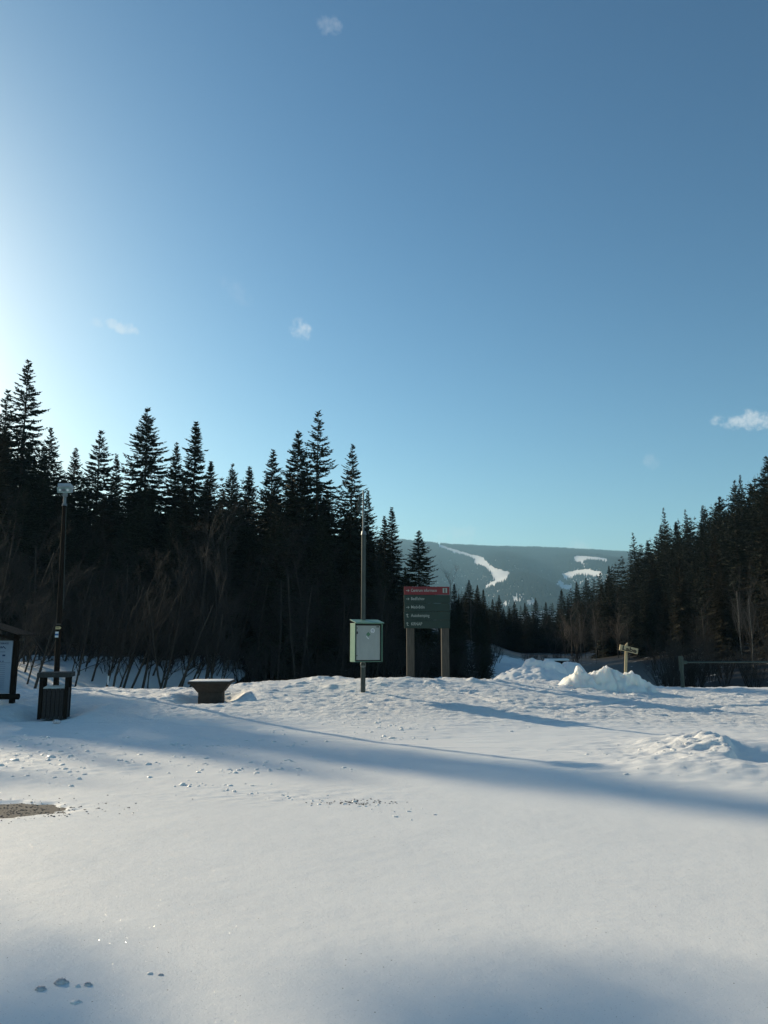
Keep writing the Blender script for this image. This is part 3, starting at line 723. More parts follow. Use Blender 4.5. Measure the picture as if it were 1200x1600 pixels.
# bare trees and shrubs along the front of the left forest
rg = random.Random(22)
for i in range(34):
    px = (105 + 245 * (i + rg.random()) / 34) if i % 8 else 30 + 40 * rg.random(); D = rg.uniform(33.0, 37.5)
    place(px, rg.uniform(860, 980), D, bare, rg.randrange(4), 'slanting dark trunk low on the shaded snow bank ' + zone(px), 'slanting trunks ' + zone(px), tone=0, lean=rg.uniform(.08, .42), lean_az=rg.uniform(-.35, .35), hmin=2, fat=1.25)
rg = random.Random(21)
for i in range(46):
    px = -30 + 650 * (i + rg.uniform(.1, .9)) / 46; D = rg.uniform(37.5, 42.5)
    top = np.interp(px, [0, 100, 300, 470, 600, 640], [760, 800, 790, 770, 850, 930]) + rg.uniform(0, 110)
    lean = rg.uniform(.03, .16) if 90 < px < 320 else rg.uniform(0, .1)
    place(px, top, D, bare, rg.randrange(4), ('thin bare tree at the forest edge ' if not 90 < px < 320 else 'leaning bare tree atop the shaded bank ') + zone(px),
          ('bare trees at the forest edge ' if not 90 < px < 320 else 'leaning bare trees ') + zone(px), tone=0, lean=lean, lean_az=rg.uniform(-.3, .3), hmin=3)
for i in range(40):
    px = -20 + 780 * (i + rg.uniform(.1, .9)) / 40; D = rg.uniform(36, 41)
    place(px, rg.uniform(955, 1025), D, shrub, rg.randrange(3), 'low bare shrub tangled under the forest edge ' + zone(px), 'bare shrubs ' + zone(px), tone=0, hmin=1)
place(705, 884, 62, bare, 3, 'bare round topped tree seen against the mountain just right of the direction sign', tone=1, fat=.7)
place(735, 916, 58, bare, 1, 'pale forked birch in front of the conical spruces right of the direction sign', tone=2, fat=.6)
place(690, 930, 52, bare, 0, 'bare grey tree close behind the right post of the direction sign', tone=0, fat=.7)

# ------------------------------------------------------------------ valley trees
for px, py, D, var, fat, lab in [
 (709, 912, 64, 3, 1.25, 'narrow dark spruce first to the right of the direction sign'),
 (732, 906, 70, 0, 1.0, 'brownish conical spruce highest of the small group right of the sign'),
 (744, 914, 72, 1, 1.0, 'dark spruce leaning on the brownish conical spruce'),
 (754, 921, 78, 3, 1.1, 'slim spruce at the right shoulder of the small group'),
 (779, 930, 92, 0, .9, 'pointed spruce standing above the dark valley row left of its gap'),
 (770, 936, 90, 1, 1.0, 'short spruce left of the gap in the valley row'),
 (803, 940, 100, 1, 1.1, 'first spruce right of the gap in the valley row'),
 (821, 942, 104, 0, .9, 'rounded spruce in the middle of the valley row'),
 (836, 934, 102, 4, .75, 'highest spruce of the valley row below the long piste'),
 (851, 941, 112, 3, 1.2, 'last dark spruce at the right end of the valley row'),
 (877, 921, 120, 3, 1.2, 'thin spruce tip where the valley meets the right slope'),
 (899, 909, 118, 1, .9, 'dark spruce low on the right slope below the lower ski run'),
 (915, 903, 116, 0, .8, 'conical spruce beside the lower ski run on the right slope'),
 (952, 884, 108, 1, .9, 'dark spruce left of the whorled spruce on the right slope'),
 (994, 832, 92, 5, .85, 'whorled spruce with bare tip standing out at the top of the low right slope'),
 (1011, 845, 92, 3, 1.2, 'small rounded spruce right of the whorled spruce'),
 (1028, 820, 84, 1, .9, 'dark spruce left of the first spindly tip on the right skyline'),
 (1043, 793, 82, 5, .62, 'spindly spruce with see through tip in the middle of the right skyline'),
 (1058, 815, 84, 3, 1.0, 'short spruce between the two spindly tips'),
 (1074, 796, 82, 5, .6, 'second spindly spruce with see through tip on the right skyline'),
 (1100, 790, 78, 1, .9, 'stepped dark spruce right of the two spindly ones'),
 (1122, 776, 74, 0, .9, 'bushy spruce below the twin tops on the right skyline'),
 (1146, 750, 68, 4, .7, 'blunt leaning spruce of the twin tops on the right skyline'),
 (1153, 743, 70, 5, .6, 'needle thin spruce of the twin tops on the right skyline'),
 (1177, 756, 66, 1, .9, 'dark spruce between the twin tops and the right edge'),
 (1199, 712, 56, 0, .9, 'large spruce cut by the right edge of the photo'),
]: place(px, py, D, spruce, var, lab, fat=fat)
RX = [655, 700, 740, 790, 850, 880, 900, 920, 950, 975, 990, 1010, 1040, 1070, 1100, 1130, 1160, 1200, 1260, 1330]
RY = [935, 925, 918, 945, 946, 932, 918, 910, 893, 878, 866, 857, 832, 820, 806, 790, 768, 742, 700, 660]
fill(46, (655, 860), lambda p: (66 + (p - 655) * .16, 120), RX, RY, 'valley spruce', 'spruces in the dark valley', (3, 45), 1.8, .15, seed=31)
fill(88, (868, 1290), lambda p: (np.interp(p, [860, 1000, 1200, 1290], [92, 54, 42, 40]), np.interp(p, [860, 1000, 1200, 1290], [132, 104, 84, 80])), RX, RY,
     'spruce on the right slope', 'spruces on the right slope', (4, 130), 2.0, .3, seed=32)
fill(16, (690, 762), lambda p: (43, 60), [690, 762], [925, 950], 'slim spruce close to the sign', 'spruces behind the direction sign', (0, 55), 1.3, .3, seed=35, fat=(.7, .9))
# trees past the first three hundred: the far part of the right slope, one joined mass
coarse = [spruce_mesh(140 + i, 18, (3.4, 3.0, 3.9)[i], .05, .10, (.40, .34, .46)[i], .95, .1) for i in range(3)]
def mass(n, pxr, Dlo, Dhi, skx, sky_, off, seed, name, label, hmax=17):
    rg = random.Random(seed); Vs, Fs, bb, cnt, tr = [], [], 0, 0, 0
    while cnt < n and tr < 20 * n:
        tr += 1; px = rg.uniform(*pxr); D = rg.uniform(Dlo(px), Dhi(px))
        top = np.interp(px, skx, sky_) + off * rg.random() ** 1.5; q = W(px, top, D); g = gzs(q.x, q.y); H = q.z - g
        if H < 4: continue
        if H > hmax: H = hmax * rg.uniform(.85, 1)
        V, F = coarse[rg.randrange(3)]; a = rg.uniform(0, 6.28); k = H / 18; f = k * rg.uniform(.85, 1.2)
        Vn = np.stack([(V[:, 0] * math.cos(a) - V[:, 1] * math.sin(a)) * f + q.x, (V[:, 0] * math.sin(a) + V[:, 1] * math.cos(a)) * f + q.y, V[:, 2] * k + g], 1)
        Vs.append(Vn); Fs.append(F + bb); bb += len(Vn); cnt += 1
    me = np_mesh(name, np.concatenate(Vs), np.concatenate(Fs), M['needles']); print(name, cnt, bb // 4)
    tag(link(name, me), label, 'forest', kind='stuff')
ip = lambda xs_, ys_: (lambda p: float(np.interp(p, xs_, ys_)))
mass(300, (868, 1270), ip([860, 1000, 1200, 1290], [105, 70, 54, 50]), ip([860, 1000, 1200, 1290], [150, 118, 100, 95]), RX, [v - 6 - 8 * (960 < u < 1220) for u, v in zip(RX, RY)], 48, 36, 'slope_forest', 'far spruces massed along the top of the right slope')
mass(110, (690, 880), ip([690, 880], [74, 96]), ip([690, 880], [110, 140]), RX, RY, 60, 37, 'valley_forest', 'far spruces closing the valley floor below the mountain', 14)
mass(90, (-20, 640), ip([0, 640], [66, 60]), ip([0, 640], [84, 74]), LX, LY, 50, 38, 'forest_depth', 'spruces deep inside the left forest behind the front rows', 22)
fill(22, (930, 1240), lambda p: (38, 48), [930, 1000, 1240], [985, 965, 930], 'low spruce in undergrowth', 'young spruces behind the barrier', (0, 60), 1.4, .3, seed=39)
rg = random.Random(41)
for i in range(30):   # grey bare wood at the foot of the right slope
    px = 852 + 130 * rg.random(); D = np.interp(px, [850, 980], [86, 58]) + rg.uniform(-6, 8)
    top = np.interp(px, [850, 900, 940, 990], [952, 934, 925, 935]) + rg.uniform(0, 60)
    place(px, top, D, bare, rg.randrange(4), 'greyish bare tree at the valley mouth ' + zone(px), 'greyish bare trees ' + zone(px), tone=1 if rg.random() < .8 else 0, hmin=3)
for i in range(36):
    px = 1000 + 260 * rg.random(); D = np.interp(px, [1000, 1200, 1260], [46, 39, 37]) + rg.uniform(-2, 6)
    top = np.interp(px, [1000, 1080, 1150, 1260], [960, 930, 870, 850]) + rg.uniform(0, 120)
    place(px, top, D, bare, rg.randrange(4), 'bare brown tree in the right hand thicket ' + zone(px), 'bare brown trees ' + zone(px), tone=0, hmin=2.5)
for i in range(30):
    px = 1020 + 240 * rg.random(); D = rg.uniform(33, 40)
    place(px, rg.uniform(985, 1040), D, shrub, rg.randrange(3), 'low bare shrub under the right hand trees ' + zone(px), 'bare shrubs at right ' + zone(px), tone=0, hmin=.8)
for i in range(16):
    px = rg.uniform(745, 900); D = rg.uniform(52, 66)
    place(px, rg.uniform(996, 1022), D, shrub, rg.randrange(3), 'small bare shrub on the snowy valley floor ' + zone(px), 'valley floor shrubs ' + zone(px), tone=0, hmin=.6)
for px, top, D, lab in ((1148, 890, 38.5, 'pale slender birch behind the barrier, left of its pair'), (1167, 905, 37.5, 'pale slender birch behind the barrier, right of its pair'), (905, 948, 62, 'pale birch trunk left of the river sign'), (928, 955, 58, 'thin pale birch nearest to the river sign')):
    place(px, top, D, bare, 1, lab, tone=2, fat=.55)

# ------------------------------------------------------------------ far bank lit snow, snow piles
def snow_pile(cx, cy, rx, ry, H, seed, label, mat, st=.035, rz=0., flute=1.0):
    nx_ = int(2.6 * rx / st); ny_ = int(2.6 * ry / st)
    X, Y = np.meshgrid(np.linspace(-1.3, 1.3, nx_), np.linspace(-1.3, 1.3, ny_))
    wx = X * rx; wy = Y * ry
    rr = np.sqrt(X ** 2 + Y ** 2) + .16 * fbm(wx * 1.6, wy * 1.6, 4, seed)
    prof = 1 - ss((rr - .25) / .8)
    crest = 1 + .35 * fbm(wx * 1.3 + 5, wy * .3, 3, seed + 3)
    z = H * prof * crest
    z += prof ** .5 * ((.10 + .08 * (flute > .5)) * fbm(wx * 4, wy * 3, 4, seed + 5) + (.07 + .12 * (flute > .5)) * np.clip(.55 - worley(wx * 4.2, wy * 3.2, seed + 7), 0, 1) + flute * .09 * fbm(wx * 9, wy * 2.2, 3, seed + 9))
    ox = .05 * fbm(wx * 5, wy * 5 + z * 4, 3, seed + 11); oy = .07 * fbm(wx * 5 + 9, wy * 5 + z * 6, 3, seed + 13)
    gx = cx + wx * math.cos(rz) - wy * math.sin(rz); gy = cy + wx * math.sin(rz) + wy * math.cos(rz)
    g = gz(gx.ravel(), gy.ravel()).reshape(gx.shape)
    z = g + z - .12 * ss((rr - .75) / .4) - cz_(cx, cy)
    V = np.stack([(gx - cx + ox).ravel(), (gy - cy + oy).ravel(), z.ravel()], 1); idx = np.arange(X.size).reshape(X.shape)
    F = np.stack([idx[:-1, :-1], idx[:-1, 1:], idx[1:, 1:], idx[1:, :-1]], -1).reshape(-1, 4)
    o = link('snow_pile', np_mesh('snow_pile', V, F, mat, True)); o.location = (cx, cy, cz_(cx, cy))
    return tag(o, label, 'snow pile', 'ploughed snow piles at the valley mouth')
def cz_(x, y): return gzs(x, y)
p = W(925, 1075, 21.2); snow_pile(p.x, p.y, .98, .7, .46, 1, 'tall crumbly sunlit snow pile left of the wooden river sign', M['snow_sunlit_tint'], rz=0)
p = W(965, 1078, 21.2); snow_pile(p.x + .15, p.y, .95, .65, .36, 21, 'lower crumbly snow pile running up to the foot of the wooden river sign', M['snow_sunlit_tint'], rz=-.1)
p = W(852, 1062, 26.5); snow_pile(p.x, p.y, 1.1, .8, .62, 41, 'shaded pointed snow pile in front of the small shed', M['snow_clump'], .05, flute=.2)
p = W(888, 1062, 27); snow_pile(p.x + .1, p.y, .8, .8, .52, 51, 'rounded shaded snow pile between the pointed pile and the crumbly sunlit one', M['snow_clump'], .05, flute=.2)
p = W(800, 1066, 26); snow_pile(p.x + .3, p.y, 2.2, 1.3, .30, 61, 'long low snow bank left of the pointed pile', M['snow_clump'], .06, flute=.2)
p = W(820, 1045, 48); snow_pile(p.x, p.y, 4.2, 2.6, .35, 71, 'shrub covered snowy bank on the valley floor behind the piles', M['snow_clump'], .12, flute=0)

# small shed with snow on its flat roof
c = W(870, 1046, 44); c.z = W(870, 1049, 44).z - .3
sh = empty('shed', c, -.12, 'small dark shed with a flat snowy roof behind the snow piles', 'shed')
wdt = 1.3; top = W(870, 1034, 44).z - c.z
b = MB(); b.box((0, 0, top / 2), (wdt * .85, .9, top)); b.build('wall', M['dark_wood'], sh, .01)
for i in range(7): MB().box((-wdt * .42 + (i + .5) * wdt * .84 / 7, -.465, top * .5), (wdt * .84 / 7 - .012, .025, top * .96)).build('plank', M['dark_wood'], sh)
MB().box((0, -.05, top + .03), (wdt, 1.15, .06)).build('roof', M['dark_wood'], sh, .01)
MB().box((0, -.05, top + .11), (wdt * .99, 1.12, .11)).build('roof_snow', M['snow_clump'], sh, .04, True)
MB().box((-.15, -.62, top - .28), (wdt * .75, .35, .06)).build('ledge', M['snow_clump'], sh, .02, True)

# ------------------------------------------------------------------ direction sign
D = 22.0; pb = W(668, 1062, D); zt = W(668, 916.5, D).z; zb = W(668, 982, D).z
gz0 = min(gzs(pb.x - .6, D), gzs(pb.x + .6, D)) - .25
sg = empty('direction_sign', (pb.x, D, gz0), R(3), 'red and green direction sign on two timber posts with white lettering', 'sign')
zt -= gz0; zb -= gz0; BW = 72 / 1205 * D
MB().box((-.47, .06, (zb + .9) / 2), (.215, .13, zb + .9)).build('post', M['weathered_wood'], sg, .012)
MB().box((.515, .06, (zb + .9) / 2), (.215, .13, zb + .9)).build('post', M['weathered_wood'], sg, .012)
ph = (zt - zb) / 5
rows = [('sign_red', 'Centrum informace', 'r'), ('sign_green', 'Bedřichov', 'r'), ('sign_green', 'Medvědín', 'r'), ('sign_green', 'Autokemping', 'u'), ('sign_green', 'KRNAP', 'u')]
for i, (mt, tx_, ar) in enumerate(rows):
    zc = zt - ph * (i + .5)
    pn = MB().box((0, 0, 0), (BW - (.0 if i % 2 else .012), .035, ph - .007)).build('panel', M[mt], sg, .004, loc=(0, -.02 + .001 * (i % 2), zc))
    if i == 0: pn['label'] = 'red top panel reading Centrum informace'
    text(tx_, .120, (-BW / 2 + .20, -.019, 0.005), M['lettering_white'], pn, fit=BW * (.56, .29, .29, .40, .235)[i], bold=.001)
    a = MB()
    if ar == 'r':
        a.box((0, 0, 0), (.085, .003, .014)).box((.028, 0, .016), (.045, .003, .013), Matrix.Rotation(R(40), 3, 'Y')).box((.028, 0, -.016), (.045, .003, .013), Matrix.Rotation(R(-40), 3, 'Y'))
    else:
        a.box((-.012, 0, .005), (.014, .003, .08)).box((-.027, 0, .035), (.04, .003, .013), Matrix.Rotation(R(-45), 3, 'Y')).box((.003, 0, .035), (.04, .003, .013), Matrix.Rotation(R(45), 3, 'Y')).box((.008, 0, -.036), (.04, .003, .014))
    a.build('arrow', M['lettering_white'], pn, loc=(-BW / 2 + .105, -.0195, 0))
    if i == 0:
        MB().box((0, 0, 0), (.125, .004, .135)).build('info_symbol', M['lettering_white'], pn, .004, loc=(BW / 2 - .14, -.0195, .005))
        text('i', .17, (BW / 2 - .14, -.0225, 0.0), M['lettering_black'], pn, align='CENTER', bold=.008)

# ------------------------------------------------------------------ cabinet on its mast
D = 18.0; pb = W(567, 1075, D); g0 = gzs(pb.x, D) - .2
cb = empty('control_cabinet_mast', (pb.x, D, g0), 0, 'grey doored metal cabinet with mint green casing on a tall steel mast', 'cabinet')
zc0 = W(571, 1034, D).z - g0; zc1 = W(571, 974, D).z - g0; zp1 = W(567, 831, D).z - g0; zp2 = W(567, 765, D).z - g0
MB().tube((0, .12, 0), (0, .12, zp1), .056, .052, 20).build('mast', M['mast_metal'], cb, smooth=False)
MB().tube((-.01, .12, zp1 - .02), (-.01, .12, zp2), .024, .020, 14).build('mast_extension', M['galvanised'], cb)
MB().tube((0, .12, zp1 - .05), (0, .12, zp1 + .03), .066, .05, 16).build('mast_collar', M['galvanised'], cb)
an = MB().box((-.10, .12, zp2 - .34), (.05, .06, .42)).box((-.05, .12, zp2 - .24), (.12, .02, .02)).box((-.05, .12, zp2 - .44), (.12, .02, .02)).box((-.15, .12, zp2 - .40), (.025, .03, .26)).build('antenna', M['mast_metal'], cb, .005)
yaw = R(24); H_ = zc1 - zc0; Wd_ = 43 / 1210 * D / math.cos(yaw) * .98; Dp = .30
def loc_c(x, y, z):
    v = Matrix.Rotation(yaw, 3, 'Z') @ Vector((x, y, 0)); return (0.075 + v.x, -.02 + v.y, zc0 + z)
t = .012
body = MB()
body.box((-Wd_ / 2 + t / 2, 0, H_ / 2), (t, Dp, H_)).box((Wd_ / 2 - t / 2, 0, H_ / 2), (t, Dp, H_)).box((0, 0, t / 2), (Wd_ - 2 * t, Dp * .9, t)).box((0, 0, H_ - t / 2), (Wd_ - 2 * t, Dp * .9, t)).box((0, Dp / 2 - t / 2, H_ / 2), (Wd_ - 2 * t, t * .9, H_ - 2 * t))
cas = body.build('casing', M['green_metal'], cb, .003, loc=loc_c(0, 0, 0), rot=(0, 0, yaw))
hood = MB().prism([(-Dp / 2 - .07, -.005), (Dp / 2, .075), (Dp / 2, .09), (-Dp / 2 - .07, .012)], -Wd_ / 2 - .012, Wd_ / 2 + .012)
ho = hood.build('hood', M['green_metal'], cb, .002, loc=loc_c(0, 0, H_ + .002), rot=(0, 0, yaw + R(90)))
# prism runs along local y; turn it so that its x axis points backwards
ho.rotation_euler = (0, 0, yaw + R(90))
door = MB().box((0, 0, 0), (Wd_ - 2 * t - .075, .02, H_ - 2 * t - .07)).build('door', M['grey_door'], cb, .005, loc=loc_c(0, -Dp / 2 + .045, H_ / 2 - .005), rot=(0, 0, yaw))
MB().box((0, 0, 0), (Wd_ - 2 * t - .002, .012, H_ - 2 * t - .002)).build('gasket', M['rubber_gasket'], cb, loc=loc_c(0, -Dp / 2 + .062, H_ / 2), rot=(0, 0, yaw))
dw, dh = Wd_ - 2 * t - .075, H_ - 2 * t - .07
MB().box((-dw / 2 + .02, -.014, dh / 2 - .165), (.028, .014, .055)).tube((-dw / 2 + .02, -.012, dh / 2 - .165), (-dw / 2 + .02, -.03, dh / 2 - .165), .011).build('lock', M['rubber_gasket'], door, .002)
MB().box((-dw / 2 + .015, -.013, dh / 2 - .06), (.02, .008, .02)).build('latch', M['rubber_gasket'], door)
MB().box((-dw / 2 + .015, -.013, -dh / 2 + .1), (.02, .008, .02)).build('latch', M['rubber_gasket'], door)
MB().box((0, -.012, 0), (.078, .003, .078), Matrix.Rotation(R(45), 3, 'Y')).build('sticker', M['sticker_green'], door, loc=(.0, 0, dh / 2 - .20))
MB().box((-.03, -.012, -.075), (.085, .003, .012), Matrix.Rotation(R(45), 3, 'Y')).build('sticker', M['paint_white'], door, loc=(.01, 0, dh / 2 - .20))
st = MB(); st.tube((0, -.011, 0), (0, -.014, 0), .05, .05, 18).build('sticker', M['paint_white'], door, loc=(.11, 0, dh / 2 - .115))
MB().box((0, -.0155, .014), (.062, .002, .018)).box((-.018, -.0155, -.012), (.028, .002, .014)).box((.02, -.0155, -.014), (.024, .002, .014)).box((0, -.0155, -.034), (.02, .002, .012)).build('sticker_print', M['lettering_blue'], door, loc=(.11, 0, dh / 2 - .115))
MB().box((0, -.012, 0), (.03, .003, .02)).box((.033, -.012, .002), (.022, .003, .028)).build('maker_plate', M['rubber_gasket'], door, loc=(dw / 2 - .075, 0, dh / 2 - .03))
rgm = bmesh.new()
for i in range(20):
    a0, a1 = i * 6.2832 / 20, (i + 1) * 6.2832 / 20
lk = MB()
for i in range(16):
    a0, a1 = i * 6.2832 / 16, (i + 1) * 6.2832 / 16
    lk.tube((.06 * math.cos(a0), .02, .06 * math.sin(a0)), (.06 * math.cos(a1), .02, .06 * math.sin(a1)), .007, n=6)
lk.build('cable_loop', M['galvanised'], cb, loc=(.0, .03, zc0 - .07))
MB().tube((0, .12, zc0 - .12), (0, .12, zc0 - .09), .062, .062, 18).build('mast_band', M['galvanised'], cb)

# ------------------------------------------------------------------ floodlight mast
D = 20.5; b0 = W(87, 1085, D); t0 = W(101.5, 775, D); g0 = gzs(b0.x, D) - .2
fm = empty('floodlight_mast', (b0.x, D, g0), 0, 'tall dark wooden mast with a floodlight head rising behind the litter bin', 'lamp mast')
top = t0 - Vector((b0.x, D, g0)); mid = top * ((W(100, 788, D).z - g0) / top.z)
MB().tube((0, 0, 0), mid, .074, .048, 16).build('mast', M['dark_wood'], fm, smooth=False)
MB().tube(mid - Vector((0, 0, .03)), top, .042, .04, 14).build('mast_top', M['galvanised'], fm)
MB().tube(mid - Vector((0, 0, .04)), mid + Vector((0, 0, .02)), .072, .06, 14).build('collar', M['galvanised'], fm)
hc = top + Vector((.015, -.03, .14))
MB().box((0, 0, 0), (.34, .24, .10), Matrix.Rotation(R(-12), 3, 'X')).box((0, .07, -.07), (.30, .12, .14)).build('lamp_housing', M['lamp_housing'], fm, .008, loc=hc + Vector((0, 0, .115)))
gl = MB().box((0, 0, 0), (.37, .018, .16), Matrix.Rotation(R(24), 3, 'X')).build('lamp_glass', M['lamp_glass'], fm, .006, loc=hc + Vector((0, -.095, -.0)))
for rx_, rr_ in ((0, .045), (-.105, .034), (.105, .034)):
    MB().tube((0, 0, 0), (0, -.016, -.007), rr_, rr_ * .9, 16).build('reflector', M['galvanised'] if rx_ == 0 else M['paint_white'], gl, loc=(rx_, -.012, 0))
MB().box((0, 0, 0), (.11, .09, .09)).build('bracket', M['galvanised'], fm, .006, loc=hc + Vector((0, .0, -.115)))
# cable down the mast
MB().tube((.072, -.06, 2.3), mid + Vector((.066, -.04, -.1)), .008, n=6).build('cable', M['mast_metal'], fm)
def on_mast(px, py):
    p = W(px, py, D - .11); return (p.x - b0.x, -.11, p.z - g0)
pl = MB().prism([(-.065, -.035), (.055, -.035), (.085, 0), (.055, .035), (-.065, .035)], 0, .008).build('route_plate', M['paint_yellow'], fm, loc=on_mast(90.5, 981))
MB().box((0, -.003, 0), (.07, .003, .012)).build('plate_print', M['lettering_black'], pl)
pl = MB().prism([(-.05, -.022), (.05, -.022), (.07, 0), (.05, .022), (-.05, .022)], 0, .008).build('route_plate', M['weathered_wood'], fm, loc=on_mast(91, 975.5))
pl = MB().box((0, 0, 0), (.085, .008, .15)).build('trail_mark', M['paint_white'], fm, loc=on_mast(88.7, 991.5))
MB().box((0, -.006, 0), (.087, .003, .05)).build('blue_stripe', M['paint_blue'], pl)

# ------------------------------------------------------------------ litter bin
D = 16.0; g0 = BIN.z - .05
bn = empty('litter_bin', (BIN.x, D, g0), R(15) , 'square dark litter bin with a flat roof on four posts in a snow hollow', 'litter bin')
bw = .545; zt_ = W(84, 1050, D).z - g0; zr = W(84, 1057.5, D).z - g0; zbod = W(84, 1074, D).z - g0
for sx in (-1, 1):
    for sy in (-1, 1):
        MB().box((sx * (bw / 2 - .035), sy * (bw / 2 - .035), zr / 2), (.07, .07, zr)).build('post', M['dark_wood'], bn, .006)
MB().box((0, 0, (zt_ + zr) / 2), (bw + .10, bw + .10, zt_ - zr)).build('roof', M['bin_roof'], bn, .012)
for side in range(4):
    rot = Matrix.Rotation(R(90) * side, 3, 'Z')
    for i in range(5):
        w = (bw - .145) / 5
        v = rot @ Vector((-(bw - .145) / 2 + w * (i + .5), -bw / 2 + .03, 0))
        MB().box((0, 0, 0), (w - .006, .03, zbod - .02 + .006 * (i % 2)), ).build('board', M['bin_stone'], bn, .003, loc=(v.x, v.y, zbod / 2), rot=(0, 0, R(90) * side))
MB().box((0, 0, zbod - .06), (bw - .13, bw - .13, .02)).build('lid', M['dark_wood'], bn)
sn = MB().sphere((0, 0, 0), .2, (1, 1, .32), 3, .06, 3).sphere((.13, .02, .01), .09, (1, 1, .7), 2, .1, 5).sphere((-.13, -.05, .0), .10, (1, 1, .6), 2, .1, 6)
sn = sn.build('snow_cap', M['snow_clump'], bn, smooth=True, loc=(0, 0, zbod - .02))

# lump in front of the bin
p = gp(87, 1130); 
o = MB().sphere((0, 0, 0), .052, (1.1, 1, .85), 2, .16, 9).sphere((.05, 0, -.005), .042, (1, 1, .9), 2, .15, 10).build('dirty_lump', M['dirty_snow'], smooth=True, loc=(p.x, p.y, gzs(p.x, p.y) + .03))
tag(o, 'dark frozen lump lying on the snow just in front of the litter bin', 'lump')

# ------------------------------------------------------------------ pedestal table
D = 18.0; g0 = PLANT.z - .05
tb = empty('pedestal_table', (PLANT.x, D, g0), R(4), 'square stone pedestal with wide flared top standing in a snow hollow', 'pedestal')
z1 = W(330, 1081, D).z - g0; z2 = W(330, 1067.5, D).z - g0; z3 = W(330, 1063.5, D).z - g0
wb = 36 / 1230 * D; wt = 60 / 1225 * D
MB().box((0, 0, z1 / 2), (wb, wb, z1)).build('base', M['concrete'], tb, .015)
fl = MB(); fl.box((0, 0, (z1 + z2) / 2), (wb + .02, wb + .02, z2 - z1), None, (wt - .04) / (wb + .02)); fl.build('flared_block', M['concrete'], tb, .01)
MB().box((0, 0, (z2 + z3) / 2), (wt + .06, wt + .06, z3 - z2)).build('table_top', M['concrete'], tb, .012)
MB().box((0, 0, z3 + .008), (wt + .03, wt + .03, .014)).sphere((-wt / 2 - .02, -.1, z3 - .015), .05, (.7, 3, .6), 2, .1).build('snow_layer', M['snow_clump'], tb, .008, True)

# ------------------------------------------------------------------ notice board
D = 17.0; pb = W(18.5, 1100, D); g0 = gzs(pb.x, D) - .25
nb_ = empty('notice_board', (pb.x - .70, D, g0), 0, 'roofed wooden notice board with white map panel cut by the left edge', 'notice board')
zl = lambda py: W(10, py, D).z - g0
hx = .70
for sx in (-1, 1): MB().box((sx * hx, 0, zl(990) / 2), (.10, .10, zl(990))).build('post', M['dark_wood'], nb_, .01)
MB().tube((-hx - .22, -.07, zl(1088)), (hx + .17, -.07, zl(1088)), .062, n=14).build('crossbar', M['dark_wood'], nb_)
MB().box((0, .02, zl(999.5)), (2 * hx + .28, .05, .05)).build('top_rail', M['weathered_wood'], nb_, .006)
pn = MB().box((0, 0, 0), (2 * hx - .10, .03, zl(1001) - zl(1083))).build('poster_board', M['paper'], nb_, .004, loc=(0, -.055, (zl(1001) + zl(1083)) / 2))
phh = (zl(1001) - zl(1083)) / 2; xr = hx - .05
def onp(px, py): return (W(px, py, D).x - nb_.location.x, zl(py) - (zl(1001) + zl(1083)) / 2)
x, z = onp(16, 1005.5); text('TIERACE', .050, (x, -.0165, z), M['lettering_blue'], pn, align='RIGHT', bold=.001)
x, z = onp(6.5, 1012)
zig = [(-.075, -.045), (-.055, -.005), (-.035, .03), (-.012, -.012), (.015, .03), (.04, .0), (.07, -.02)]
lg = MB()
for a, b_ in zip(zig[:-1], zig[1:]): lg.tube((a[0], 0, a[1]), (b_[0], 0, b_[1]), .008, n=6)
lg.build('mountain_logo', M['lettering_blue'], pn, loc=(x, -.0165, z))
MB().box((0, 0, 0), (.13, .002, .010)).build('print_line', M['lettering_blue'], pn, loc=(x, -.0165, onp(0, 1018.5)[1]))
x, z = onp(8.5, 1024); MB().box((0, 0, 0), (.062, .003, .036)).build('flag_print', M['lettering_blue'], pn, loc=(x, -.0165, z))
x, z = onp(4.5, 1033); MB().box((-.03, 0, 0), (.05, .002, .018)).box((.035, 0, 0), (.04, .002, .016)).build('print_line', M['lettering_blue'], pn, loc=(x, -.0165, z))
MB().box((0, 0, 0), (2 * xr - .04, .003, .006)).build('print_line', M['lettering_black'], pn, loc=(0, -.0165, onp(0, 1035.5)[1]))
for i in range(14):
    x, z = onp(0, 1038.5 + i * 3.0); w = .20 + .16 * random.random()
    if z > -phh + .02: MB().box((0, 0, 0), (w, .002, .005)).build('text_line', M['lettering_blue'], pn, loc=(xr - .12 - w / 2, -.0165, z))
for sx in (-1, 1):
    a = R(17)
    for i in range(5):
        yy = -.42 + i * .21
        MB().box((0, 0, 0), (1.0, .20, .022), Matrix.Rotation(sx * a, 3, 'Y')).build('roof_board', M['dark_wood'], nb_, .003, loc=(sx * .46, yy, zl(989) + .10 + .004 * (i % 2)))
    MB().box((sx * .42, -.40, zl(994) + .05), (.9, .04, .05), Matrix.Rotation(sx * a, 3, 'Y')).build('rafter', M['dark_wood'], nb_, .004)

